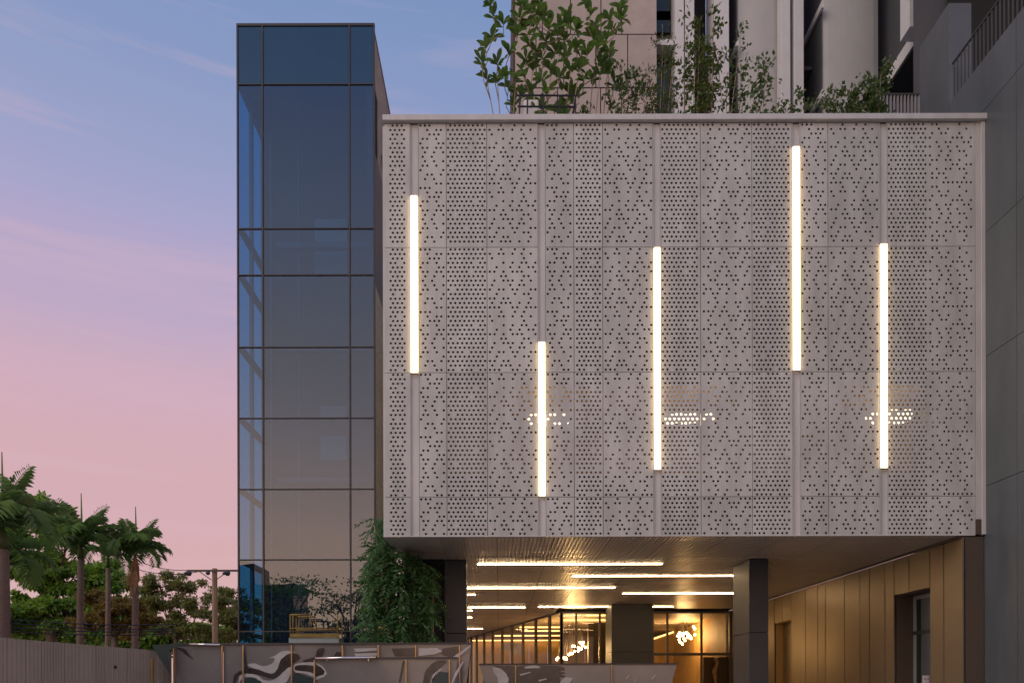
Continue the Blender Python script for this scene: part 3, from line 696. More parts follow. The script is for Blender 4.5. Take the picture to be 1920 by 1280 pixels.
chandelier([(1044,1236,0),(1046,1233,0)]+[(1058+i*5+rr.uniform(-2,2), 1233-i*3.6+rr.uniform(-8,6), rr.uniform(-.6,.6)) for i in range(9) for _ in range(2)][:16]+[(1088,1204,0),(1093,1210,.2),(1098,1213,0),(1074,1211,.3),(1090,1216,.2)], 35, 'sprawling globe chandelier rising left to right, left of the inner column', 300)
chandelier([(1284+rr.gauss(0,9), 1194+rr.gauss(0,8), rr.uniform(-.7,.7)) for _ in range(24)]+[(1303,1179,0)], 35.5, 'compact globe chandelier over the right-hand lobby door', 130)

# ================================================================== HOARDINGS AND FENCE
def hoard(lab, a, b, ytop, d, ybL=None, ybR=None, slantL=0, slantR=0, posts=(), prints=()):
    e = empty('hoarding_screen', (X((a+b)/2,d), d, 0), lab, 'hoarding', 'glossy printed hoarding screens')
    edges = [a]+[p for p in posts if a < p < b]+[b]
    zt_ = Z(ytop,d); H = 1286-ytop
    for p, q in zip(edges[:-1], edges[1:]):
        lp = X(p,d)+.012; rp = X(q,d)-.012
        sl = X(p+slantL,d)-X(p,d) if p == a else 0; sr = X(q-slantR,d)-X(q,d) if q == b else 0
        MB().prism([(lp+sl,d,.05),(rp+sr,d,.05),(rp,d,zt_),(lp,d,zt_)], (0,.02,0)).build('printed_panel', print_t, e)
    for p in posts: box('post', brass, e, X(p-1.2,d), X(p+1.2,d), d-.05, d-.005, 0, zt_-.01, bevel=.01)
    MB().box(X(a,d), X(b,d), d-.03, d+.05, zt_+.002, zt_+.035).build('top_rail', mull, e)
    rj = random.Random(len(prints))
    for k, (mi, poly) in enumerate(prints):
        off = .004+.0022*k
        if len(poly) > 5:                 # brushed, flowing outline through the traced points
            q = []; n_ = len(poly)
            for i in range(n_):
                p0, p1, p2, p3 = poly[i-1], poly[i], poly[(i+1)%n_], poly[(i+2)%n_]
                for t in (0, .25, .5, .75):
                    f = lambda a,b_,c,d_: .5*((2*b_)+(-a+c)*t+(2*a-5*b_+4*c-d_)*t*t+(-a+3*b_-3*c+d_)*t**3)
                    q.append((f(p0[0],p1[0],p2[0],p3[0])+rj.uniform(-.7,.7), min(1279.5, f(p0[1],p1[1],p2[1],p3[1])+rj.uniform(-.35,.35)) if p1[1] < 1279 else p1[1]))
            poly = [(min(max(x,a+slantL*.5+2 if slantL > 20 else a+1),b-2), max(y,ytop+1.5)) for x, y in q]
        MB().prism([(X(x,d-off),d-off,Z(y,d-off)) for x, y in poly], (0,-.0015,0)).build('print_shape', mi, e)
    return e
def Zm(poly, s, ox, oy): return [(ox+x/s, oy+y/s) for x, y in poly]
z4 = lambda p: Zm(p, 5.647, 280, 1190)
z3 = lambda p: Zm(p, 5.333, 560, 1190)
hoard('long back hoarding of glossy taupe panels with swirling ink print, under the glass tower', 324, 885, 1207, 14.3, slantR=28, posts=(327,418,457,548,643,710,780,862), prints=[
    (print_d, z4([(290,125),(380,140),(430,200),(470,250),(440,235),(350,170)])),
    (print_l, z4([(1040,310),(1110,290),(1200,320),(1290,300),(1330,240),(1260,235),(1330,210),(1400,165),(1500,160),(1560,180),(1480,195),(1380,290),(1340,400),(1230,410),(1120,350)])),
    (print_d, z4([(1010,350),(1110,345),(1200,375),(1300,400),(1360,350),(1390,260),(1460,200),(1560,190),(1590,240),(1530,290),(1480,330),(1400,420),(1300,450),(1150,410),(1010,400)])),
    (print_l, z4([(900,508),(960,420),(1050,400),(1150,420),(1220,470),(1330,460),(1430,370),(1500,330),(1500,400),(1420,508),(1200,508),(1140,450),(1010,440),(940,508)])),
    (print_d, z4([(860,508),(900,420),(960,370),(975,390),(930,440),(900,508)])),
    (tealdark, z4([(1010,508),(1020,450),(1100,440),(1180,480),(1200,508)])),
    (print_d, z4([(1005,110),(1030,300),(1060,390),(1010,390)])),
    (print_d, z4([(1620,270),(1700,240),(1760,220),(1780,150),(1850,135),(1820,230),(1740,290)])),
    (print_l, z4([(1540,300),(1700,280),(1820,290),(1870,370),(1860,420),(1760,440),(1640,400),(1540,380)])),
    (print_d, z4([(1550,320),(1660,310),(1780,330),(1850,380),(1780,415),(1680,380),(1550,365)])),
    (tealdark, z4([(1540,400),(1640,420),(1760,455),(1880,430),(1910,508),(1540,508)])),
    (print_d, z3([(380,160),(430,170),(430,210),(350,210)])),
    (print_l, z3([(550,130),(780,125),(785,150),(570,165)])), (print_l, z3([(560,180),(785,175),(785,200),(570,210)])),
    (print_d, z3([(930,130),(1165,125),(1165,205),(960,205)])),
    (print_l, z3([(1200,130),(1380,125),(1440,160),(1360,190),(1200,205)])),
    (print_d, z3([(1440,130),(1600,110),(1600,180),(1520,215),(1430,190)])),
    (print_l, z3([(1520,240),(1610,170),(1700,110),(1720,115),(1620,200),(1540,262)])),
] + [(print_l, [(x,y),(x+.8,y-.4),(x+1,y+.8),(x+.2,y+1)]) for x, y in [(361,1224),(362,1220),(371,1246),(396,1258),(398,1254),(426,1236),(428,1240),(450,1251),(590,1250),(590,1216)]])
hoard('lower front hoarding panel with a bright metal top edge, before the long one', 590, 858, 1234.5, 13.0, slantL=-6, slantR=14, posts=(590.5,762,843), prints=[
    (print_l, z3([(165,275),(230,300),(275,350),(275,390),(220,425),(165,430)])),
    (print_d, z3([(170,290),(225,315),(260,355),(250,390),(170,410)])),
    (print_d, z3([(1040,255),(1062,255),(1020,470),(1000,470)])),
    (print_d, z3([(1360,265),(1480,255),(1400,340),(1330,400),(1300,478),(1220,478),(1260,370)])),
    (print_l, z3([(1410,335),(1425,345),(1340,430),(1320,478),(1305,478),(1340,400)])),
    (tealdark, z3([(1350,450),(1400,360),(1495,370),(1495,478),(1340,478)])),
    (print_l, z3([(1560,380),(1640,260),(1650,262),(1540,478),(1525,478)])),
] + [(print_l, [(x,y),(x+.8,y-.4),(x+1,y+.8),(x+.2,y+1)]) for x, y in [(652,1254),(722,1246),(740,1250),(767,1255),(700,1262)]])
e5 = lambda p: Zm(p, 4.571, 880, 1180)
hoard('middle hoarding with dark feathered print before the chandelier, tapering at both ends', 898, 1270, 1246, 17.0, slantL=50, slantR=48, posts=(966.5,1146.5), prints=[
    (print_d, e5([(150,310),(390,312),(390,457),(330,457),(260,400),(200,350)])),
    (print_l, e5([(185,320),(270,335),(330,400),(330,457),(275,457),(240,400)])),
    (print_d, e5([(410,315),(760,312),(820,345),(780,355),(830,372),(790,380),(820,400),(770,415),(780,457),(410,457)])),
    (print_l, e5([(470,318),(560,300),(610,318),(600,328),(480,330)])),
    (print_l, e5([(780,440),(830,405),(890,415),(860,457),(780,457)])),
    (print_l, e5([(430,380),(520,360),(530,366),(440,392)])), (print_l, e5([(590,430),(660,415),(662,424),(600,444)])),
    (print_l, e5([(1340,420),(1370,385),(1374,390),(1348,425)])), (print_l, e5([(1555,425),(1600,380),(1606,385),(1562,432)])),
    (print_l, e5([(1410,450),(1430,425),(1434,430),(1420,455)])),
])
# bright top rails catching the light
br_ = mat('polished_top_rail', (.75,.66,.6), .12, metal=.9)
e = empty('polished_rail', (X(660,12.96), 12.96, 0), 'bright polished rail along the top of the lower front hoarding', 'rail')
MB().tube([(X(592,12.95),12.95,Z(1235,12.95)+.02),(X(648,12.95),12.95,Z(1233.6,12.95)+.02),(X(705,12.95),12.95,Z(1233,12.95)+.02)], .022, 8).build('rail_tube', br_, e, smooth=True)
for px in (612, 690): box('bracket', br_, e, X(px,12.97), X(px+2,12.97), 12.96, 12.985, Z(1238,12.97), Z(1233,12.97))
e = empty('polished_rail', (X(385,14.2), 14.2, 0), 'short bright rail on the back hoarding near the utility pole', 'rail')
MB().tube([(X(356,14.22),14.22,Z(1205.5,14.22)),(X(413,14.22),14.22,Z(1206.5,14.22))], .02, 8).build('rail_tube', br_, e, smooth=True)
for px in (360, 405): box('bracket', br_, e, X(px,14.24), X(px+2,14.24), 14.225, 14.25, Z(1209,14.24), Z(1206,14.24))

# sheet metal fence receding on the left
fe = empty('sheet_metal_fence', (-8, 12.5, 0), 'tall taupe ribbed sheet metal fence below the palms', 'fence')
pa = (X(-140,10.9), 10.9); pb = (X(320,14.6), 14.6)
H0, H1 = 2.4, 2.4
def zf(t, px, d): return Z(1192+25*(px/290.0), d)
joints = [-140,-60,-20,13,48,78,100,121,148,180,201,238,262,287,322]
def onf(px):
    s = (px-VX)/F; k = (pb[0]-pa[0])/(pb[1]-pa[1]); yy = (pa[0]-k*pa[1])/(s-k); return s*yy, yy
for a, b in zip(joints[:-1], joints[1:]):
    (x0,y0),(x1,y1) = onf(a), onf(b-.5)
    m = MB(); n = 4
    for i in range(n):                    # shallow trapezoid ribs in each sheet
        t0, t1 = i/n, (i+1)/n
        q = [t0, t0+(t1-t0)*.18, t0+(t1-t0)*.3, t0+(t1-t0)*.88, t1]; off = [0, -.012, .0, .0, 0]
        for j in range(4):
            A_ = (x0+(x1-x0)*q[j], y0+(y1-y0)*q[j]+off[j]); B_ = (x0+(x1-x0)*q[j+1], y0+(y1-y0)*q[j+1]+off[j+1])
            za_, zb_2 = 2.36, 2.36
            pa_ = a+(b-a)*q[j]; pb_ = a+(b-a)*q[j+1]
            za_ = Z(1192+25*pa_/290, A_[1]); zb_2 = Z(1192+25*pb_/290, B_[1])
            m.add([(A_[0],A_[1],0),(B_[0],B_[1],0),(B_[0],B_[1],zb_2),(A_[0],A_[1],za_),(A_[0],A_[1]+.01,0),(B_[0],B_[1]+.01,0),(B_[0],B_[1]+.01,zb_2),(A_[0],A_[1]+.01,za_)],
                  [(0,1,2,3),(7,6,5,4),(3,2,6,7)])
    m.build('metal_sheet', fence, fe)
(x0,y0) = onf(287); box('post', brass, fe, x0-.02, x0+.02, y0-.06, y0-.02, 0, Z(1232,y0))
(x0,y0) = onf(217); MB().tube([(x0,y0-.03,Z(1248,y0)),(x0,y0-.012,Z(1248,y0))], .03, 8).build('bolt_hole', gap, fe)
d = 14.1
MB().prism([(X(285,d),d,Z(1207,d)),(X(355,d),d,Z(1202.5,d)),(X(324,d),d,Z(1212,d)),(X(313,d),d,Z(1224,d)),(X(322,d),d,Z(1267,d)),(X(300,d),d,Z(1232,d))], (0,.01,0)).build('torn_tarp', tarp, None, label='torn dark green tarp triangle draped over the fence corner', cat='tarp')

# yellow lift basket in front of the glass
ly = 18.6
lb = empty('work_basket', (X(595,ly), ly, 0), 'yellow railed work platform basket at the foot of the glass tower', 'lift')
m = MB()
for yy in (ly-.3, ly+.25):
    for px in (551, 556, 638): m.tube([(X(px,ly),yy,Z(1196,ly)),(X(px,ly),yy,Z(1153,ly))], .017, 6)
    m.tube([(X(551,ly),yy,Z(1153,ly)),(X(586,ly),yy,Z(1153,ly))], .022, 6); m.tube([(X(551,ly),yy,Z(1178,ly)),(X(640,ly),yy,Z(1178,ly))], .018, 6)
    m.tube([(X(586,ly),yy,Z(1153,ly)),(X(590,ly),yy,Z(1178,ly))], .018, 6)
m.tube([(X(551,ly),ly-.3,Z(1153,ly)),(X(551,ly),ly+.25,Z(1153,ly))], .02, 6)
m.build('guard_rail', yellow, lb, smooth=True)
box('toe_board', yellow, lb, X(551,ly), X(641,ly), ly-.33, ly-.3, Z(1195,ly), Z(1188,ly))
box('platform', palegreen, lb, X(548,ly), X(640,ly), ly-.3, ly+.3, Z(1206,ly), Z(1195.5,ly))
m = MB()
for k in range(3): m.tube([(X(560,ly),ly,.25+.3*k),(X(630,ly),ly,.55+.3*k)], .03, 6); m.tube([(X(630,ly),ly+.06,.25+.3*k),(X(560,ly),ly+.06,.55+.3*k)], .03, 6)
m.build('scissor_arm', yellow, lb)
box('chassis', palegreen, lb, X(555,ly), X(635,ly), ly-.3, ly+.3, .05, .25)

# ================================================================== UTILITY POLE AND WIRES
up = 42.0
e = empty('utility_pole', (X(403,up), up, 0), 'tan concrete utility pole with a crossarm against the pink sky', 'pole')
MB().tube([(X(404,up),up,0),(X(403,up),up,Z(1064,up))], [.20,.145], 8).build('shaft', polec, e)
am = MB().box(X(354,up), X(452,up), up-.2, up-.1, Z(1070.5,up), Z(1067,up)).build('crossarm', bark, e)
m = MB(); m.tube([(X(376,up),up-.15,Z(1070,up)),(X(399,up),up-.15,Z(1086,up))], .025, 5); m.tube([(X(430,up),up-.15,Z(1070,up)),(X(407,up),up-.15,Z(1086,up))], .025, 5); m.build('brace', bark, e)
for px in (357, 429):
    m = MB(); m.ball((X(px,up),up-.15,Z(1073.5,up)), .16, 8, 6); m.tube([(X(px-2,up),up-.15,Z(1073,up)),(X(px-3,up),up-.5,Z(1076,up))], .09, 6); m.build('insulator', recess, e, smooth=True)
MB().ball((X(393,up),up-.2,Z(1073,up)), .13, 8, 6).build('insulator', recess, e)
def wire(a, b, sag, lab, grp='power cables on the left'):
    A_, B_ = Vector(a), Vector(b); p = [A_.lerp(B_, t/12)+Vector((0,0,-sag*4*(t/12)*(1-t/12))) for t in range(13)]
    MB().tube(p, .02, 4).build('power_cable', mull, None, label=lab, cat='cable', group=grp)
wire((X(357,up),up,Z(1067,up)), (X(230,up),up,Z(1035,up)), .3, 'thin cable running from the crossarm left end up to the palms')
wire((X(380,up),up,Z(1068,up)), (X(220,up),up,Z(1052,up)), .4, 'thin cable just below the uppermost one by the pole')
for i, (ya, yb) in enumerate([(1150,1168),(1157,1176),(1166,1180),(1174,1185)]):
    dd = 26
    wire((X(-60,dd),dd,Z(ya,dd)), (X(330,dd+6),dd+6,Z(yb,dd+6)), .15, ['highest','second','third','lowest'][i]+' sagging cable crossing in front of the palm trunks above the fence')

# ================================================================== PALMS
def frond_mesh(L_, droop, seed, n=27, lw=.030, ll=.85):
    r = random.Random(seed); m = MB(); pts = []
    for i in range(13):
        t = i/12; a = math.radians(82) - droop*t**1.05
        if i == 0: p = Vector((0,0,0))
        else: p = pts[-1]+Vector((math.cos(a),0,math.sin(a)))*L_/12
        pts.append(p)
    m.tube(pts, [.03*(1-.85*i/12)+.004 for i in range(13)], 4)
    for k in range(n):
        t = .12+.88*k/n; i = min(int(t*12), 11); f = t*12-i; p = pts[i].lerp(pts[i+1], f); T = (pts[i+1]-pts[i]).normalized()
        l = ll*(math.sin(math.pi*min(1, t*.9+.08))**.6)*r.uniform(.8,1.1)+.08
        for s in (-1, 1):
            up_ = Vector((0,s,0)); d = (T*.55+up_*.85+Vector((0,0,r.uniform(-.15,.3)))).normalized(); w = d.cross(Vector((0,0,1))).normalized()*lw*.5+Vector((0,0,lw*.2))
            mid = p+d*l*.5; end = p+d*l*.92+Vector((0,0,-l*r.uniform(.22,.5)))
            m.add([p, mid+w, end, mid-w], [(0,1,2),(0,2,3)])
    me = bpy.data.meshes.new('frond'); me.from_pydata([tuple(v) for v in m.v], [], m.f); me.materials.append(g_palm); return me
FR = [frond_mesh(2.7, math.radians(d), i) for i, d in enumerate((42, 85, 128, 165))]
def palm(px, py, d, base_r, scale, lab, seed, nf=20, spear=True, orange=False, boot=False):
    r = random.Random(seed); x, z = X(px,d), Z(py,d)
    e = empty('palm_tree', (x, d, 0), lab, 'palm tree', 'palm trees behind the fence')
    hh = z-.7*scale
    MB().tube([(x+r.uniform(-.08,.08)*(1-t),d,hh*t) for t in (0,.25,.5,.75,1)], [base_r*1.2,base_r*1.05,base_r,base_r*.95,base_r*.85], 10).build('trunk', palmtrunk, e, smooth=True)
    MB().tube([(x,d,hh-.05),(x,d,hh+.35*scale),(x,d,z+.1)], [base_r*(.95 if not orange else 1.25),base_r*.8,base_r*.3], 9).build('crownshaft', shaftorange if orange else g_mid, e, smooth=True)
    if orange:
        m = MB()
        for k in range(7):
            a = k*.9; m.add([(x+base_r*math.cos(a),d-abs(base_r*math.sin(a)),hh+.2),(x+(base_r+.12)*math.cos(a)+.1,d-.3,hh-.6),(x+base_r*math.cos(a)*1.5,d-.35,hh-r.uniform(.9,1.7)),(x+base_r*math.cos(a)-.1,d-.3,hh-.5)], [(0,1,2,3)])
        m.build('dead_sheath', shaftorange, e)
    for k in range(nf):
        tier = k/(nf-1); a = k*2.399+r.uniform(-.2,.2)
        me = FR[min(3, int(tier*3.99))]
        o = bpy.data.objects.new('frond', me); COL.objects.link(o); o.parent = e
        o.location = (0, 0, z-.12*tier*scale); s = scale*r.uniform(.85,1.12); o.scale = (s, s, s); o.rotation_euler = (r.uniform(-.25,.25), r.uniform(-.15,.35)*tier, a)
    if spear: MB().tube([(x,d,z-.1),(x+.05*scale,d,z+1.6*scale),(x+.03*scale,d,z+2.95*scale)], [.06,.04,.018], 5).build('spear_leaf', g_palm, e)
palm(3, 990, 27, .30, .95, 'stout palm cut off by the left edge of the photo, tallest of the palms', 1, 17)
palm(-4, 1060, 30, .26, .95, 'drooping palm low behind the leftmost stout palm', 5, 14, spear=False)
palm(152, 1020, 33, .15, .78, 'palm with a slim pale trunk, second from the left, with spear leaf', 2, 17)
palm(203, 1042, 36, .12, .68, 'small palm between the slim palm and the one with an orange sheath', 8, 12, spear=False)
palm(254, 1040, 34, .15, .76, 'rightmost palm with a drooping orange dead sheath', 3, 16, orange=True)

# ================================================================== BROADLEAF TREES
def blob_leaves(blobs, n, d, ln, wd, squash=.7, shell=.55, updir=.35, seed=0):
    rng = np.random.default_rng(seed); tot = sum(b[2]**2 for b in blobs); P = []; U = []; 
    for b in blobs:
        k = max(10, int(n*b[2]**2/tot)); R = b[2]/F*d
        bx = b[3] if len(b) > 3 else 1.3; bd = b[4] if len(b) > 4 else 0
        v = unit(rng.normal(size=(k,3))); rad = (shell+(1-shell)*rng.random(k))**1.0
        lump = 1+.22*np.sin(v[:,0]*5+b[0])*np.cos(v[:,2]*6+b[1])
        p = v*(rad*lump)[:,None]*np.array([R*bx, R*1.1, R*squash])
        P.append(p+np.array([X(b[0],d), d+bd, Z(b[1],d)])); U.append(unit(v*.8+rng.normal(size=(k,3))*.7+np.array([0,0,-.15])))
    P = np.concatenate(P); U = np.concatenate(U); k = len(P)
    Nn = unit(rng.normal(size=(k,3))*.6+np.array([0,0,1])*updir*3); Nn = unit(Nn-U*np.sum(Nn*U,1)[:,None])
    return P, Nn, U, ln*rng.uniform(.6,1.25,k), wd*rng.uniform(.7,1.2,k)
def tree(name, px, d, base_r, fork_py, blobs, n, ln, wd, m, lab, cat='tree', grp=None, squash=.7, bk=None, seed=0, clusters=True, cm=None):
    x = X(px,d); bk = bk or bark
    e = empty(name, (x, d, 0), lab, cat, grp); r = random.Random(seed)
    f = Vector((x, d, Z(fork_py,d)))
    MB().tube([(x-.05,d,0),(x+.06,d,f.z*.5),f], [base_r*1.25,base_r,base_r*.75], 8).build('trunk', bk, e, smooth=True)
    lm = MB()
    for b in blobs:
        t = Vector((X(b[0],d), d+(b[4] if len(b) > 4 else 0), Z(b[1],d))); mid = f.lerp(t, .5)+Vector((r.uniform(-.2,.2),r.uniform(-.2,.2),-.12*(t-f).length))
        lm.tube([f, mid, t], [base_r*.5, base_r*.28, base_r*.08], 5)
        for _ in range(4):
            q = t+Vector((r.uniform(-1,1)*b[2]/F*d*1.2, r.uniform(-1,1)*b[2]/F*d*.8, r.uniform(-.2,.8)*b[2]/F*d)); lm.tube([mid.lerp(t,.6), q], [base_r*.1,base_r*.03], 4)
    lm.build('limbs', bk, e)
    if clusters:                          # break each mass into many small clumps
        rng = np.random.default_rng(seed+9); bb = []
        for b in blobs:
            for _ in range(15):
                v = unit(rng.normal(size=3)); bx = b[3] if len(b) > 3 else 1.3
                bb.append((b[0]+v[0]*b[2]*bx*rng.uniform(.3,1.05), b[1]-v[2]*b[2]*squash*rng.uniform(.3,1.2), b[2]*rng.uniform(.13,.40), rng.uniform(1,1.9), (b[4] if len(b) > 4 else 0)+v[1]*b[2]/F*d*.7))
        blobs = bb
    P, Nn, U, l_, w_ = blob_leaves(blobs, n, d, ln, wd, .55 if clusters else squash, .15 if clusters else .5, seed=seed)
    quadcloud('crown', P, Nn, U, l_, w_, m, e)
    return e
tree('broadleaf_tree', 95, 46, .35, 1130, [(30,1005,45),(95,968,42),(130,1000,42),(60,1060,55),(140,1080,60),(205,1090,50),(110,1140,55),(30,1150,55),(190,1150,50),(80,945,22),(250,1140,40)], 36000, .34, .2, g_tree, 'large bright green broadleaf tree behind the slim palm', seed=1)
tree('umbrella_tree', 215, 38, .2, 1180, [(190,1120,26,1.8),(230,1140,30,1.8),(180,1165,28,1.8),(235,1180,25,1.8),(265,1160,24,1.8)], 11000, .2, .09, leafmat('rusty_leaf', (.26,.18,.05), (.15,.11,.045), .6), 'rusty yellow leaved tree between the two slender palm trunks', squash=.6, seed=2)  # orange streetlight glow is put into the leaf colour here
tree('umbrella_tree', 330, 44, .14, 1190, [(300,1085,26,2.2),(345,1095,24,2.2),(385,1120,24,2.0),(300,1125,30,2),(350,1140,30,2),(395,1150,26,2),(290,1165,28,2),(340,1178,28,2),(400,1185,22,2),(270,1110,22,2)], 13000, .24, .10, g_khaki_lit, 'khaki flat-tiered tree left of the utility pole', squash=.55, seed=3)
tree('umbrella_tree', 430, 47, .2, 1195, [(425,1110,20,2),(440,1130,24,2),(425,1155,24,2),(450,1165,24,2),(430,1185,20,2),(470,1140,24,2)], 7000, .24, .10, g_khaki_lit, 'flat-tiered tree tinted khaki as under warm streetlight, between the utility pole and glass tower', squash=.55, seed=4)
tree('distant_tree', 160, 70, .4, 1190, [(x, 1183+8*math.sin(x*.05), 28, 1.6) for x in range(-40, 470, 34)]+[(x, 1207, 20, 1.8) for x in range(-30, 470, 30)], 20000, .45, .3, g_tree, 'low dark green tree line low behind all palms', squash=.6, seed=12)
# trees standing behind the photographer, seen only as reflections in the glass tower
tree('street_tree', 300, 2, .2, 200, [(0,0,1)], 1, .1, .1, g_khaki_lit, 'x') if False else None
def rear_tree(x, y, h, R, seed, lab, m):
    e = empty('street_tree', (x, y, 0), lab, 'tree', 'trees reflected in the glass tower'); r = random.Random(seed)
    MB().tube([(x,y,0),(x+.1,y,h*.3),(x,y,h*.55)], [.2,.16,.1], 7).build('trunk', bark, e)
    lm = MB(); P = []
    for k in range(16):
        t = Vector((x+r.uniform(-R,R), y+r.uniform(-R,R)*.6, h*r.uniform(.45,1))); lm.tube([(x,y,h*.4), Vector((x,y,h*.5)).lerp(t,.6)+Vector((0,0,.2)), t], [.07,.04,.015], 4)
        c = RNG.normal(size=(80,3))*np.array([R*.28,R*.25,R*.09])+np.array(t); P.append(c)
    lm.build('limbs', bark, e); P = np.concatenate(P); k = len(P); U = unit(RNG.normal(size=(k,3))); Nn = unit(np.cross(U, RNG.normal(size=(k,3))))
    quadcloud('crown', P, Nn, U, np.full(k,.26), np.full(k,.14), m, e)
rear_tree(-14.9, -14, 9.6, 2.2, 21, 'broad tiered tree reflected at the foot of the glass tower, left pane', g_palm)
rear_tree(-10.6, -16, 9.8, 1.9, 22, 'sparse reddish tree reflected at the foot of the glass tower, right pane', g_khaki_lit)
rear_tree(-9.0, -15, 7.6, 1.4, 23, 'small reddish tree reflected beside the drooping tree', g_khaki_lit)
e = empty('dark_building', (-17, -21, 0), 'dark slab building reflected in the lowest centre pane of the glass tower', 'building')
box('wall', tealdark, e, -19.2, -15.9, -24, -20, 0, 9.6); box('roof', charcoal, e, -19.3, -15.8, -24.1, -19.9, 9.601, 9.8)
box('wing_wall', tealdark, e, -23.5, -19.201, -24, -20.3, 0, 11.4)
for k in range(4): box('window', winm, e, -18.9+k*.8, -18.3+k*.8, -19.99, -19.96, 7.2, 8.6)
P = RNG.uniform(size=(9000,3))*np.array([13,1.5,5.6])+np.array([-20,-19,.2]); P[:,2] *= (.75+.25*np.sin(P[:,0]*1.7)); k = len(P); U = unit(RNG.normal(size=(k,3))); Nn = unit(np.cross(U, RNG.normal(size=(k,3))))
e = empty('tall_hedge', (-13, -18, 0), 'dark hedge reflected along the base of the glass tower', 'hedge')
quadcloud('foliage', P, Nn, U, np.full(k,.4), np.full(k,.25), g_palm, e)
# ================================================================== CLIMBING TREE beside the left pillar
ct = 17.0
e = empty('weeping_tree', (X(765,ct), ct, 0), 'dense blue-green drooping tree beside the left pillar under the soffit', 'tree')
m = MB(); rr = random.Random(5)
for (a, b, c, dy) in [(752,738,1060,0),(757,768,1080,.2),(790,775,1090,-.1),(795,810,1085,.3),(806,800,1110,.1),(755,705,985,-.2),(745,720,1090,.1)]:
    p0 = Vector((X(a,ct),ct+dy,.0)); p2 = Vector((X(b,ct),ct+dy,Z(c,ct))); p1 = p0.lerp(p2,.5)+Vector((rr.uniform(-.1,.1),0,0)); m.tube([p0,p1,p2], [.045,.032,.014], 6)
m.build('stems', palebark, e, smooth=True)
P = []; U = []
rng = np.random.default_rng(5)
tips = []
for _ in range(600):
    while True:
        px, py = rng.uniform(672,835), rng.uniform(968,1204)
        lo = 700 if py < 1010 else (702-(py-1010)*.2 if py < 1090 else 690)
        hi = 722 if py < 1006 else min(817, 742+(py-1006)*1.2)
        if lo < px < hi and not (px > 770 and rng.random() < .4): break
    tips.append((px, py, rng.uniform(-.55,.55)))
for (px, py, dy) in tips:
    d = ct+dy; c = np.array([X(px,d), d, Z(py,d)])
    if c[2] > ZB-.1 and c[0] > XL-.05: d = max(d, D0+.4)
    k = rng.integers(14,22); ax = unit(np.array([rng.normal()*.7, rng.normal()*.6-.3, -.35+rng.normal()*.3])); ln = rng.uniform(.22,.4)
    t = np.linspace(0,1,k); drop = -t**2*.14
    pts = c+ax*ln*(t[:,None])+np.stack([0*t,0*t,drop],1)
    side = unit(np.cross(ax,[0,0,1.])); sg = np.where(np.arange(k)%2==0,1,-1)[:,None]
    P.append(pts); U.append(unit(ax*.55+side*sg*.8+np.array([0,0,-.25])+rng.normal(size=(k,3))*.18))
P = np.concatenate(P); U = np.concatenate(U); k = len(P); Nn = unit(rng.normal(size=(k,3))*.35+np.array([0,-.4,1])); Nn = unit(Nn-U*np.sum(Nn*U,1)[:,None])
keep = ~((P[:,2] > ZB-.06) & (P[:,0] > XL-.06)); P, U, Nn = P[keep], U[keep], Nn[keep]; k = len(P)
quadcloud('foliage', P, Nn, U, rng.uniform(.11,.2,k), rng.uniform(.03,.052,k), g_climb, e)

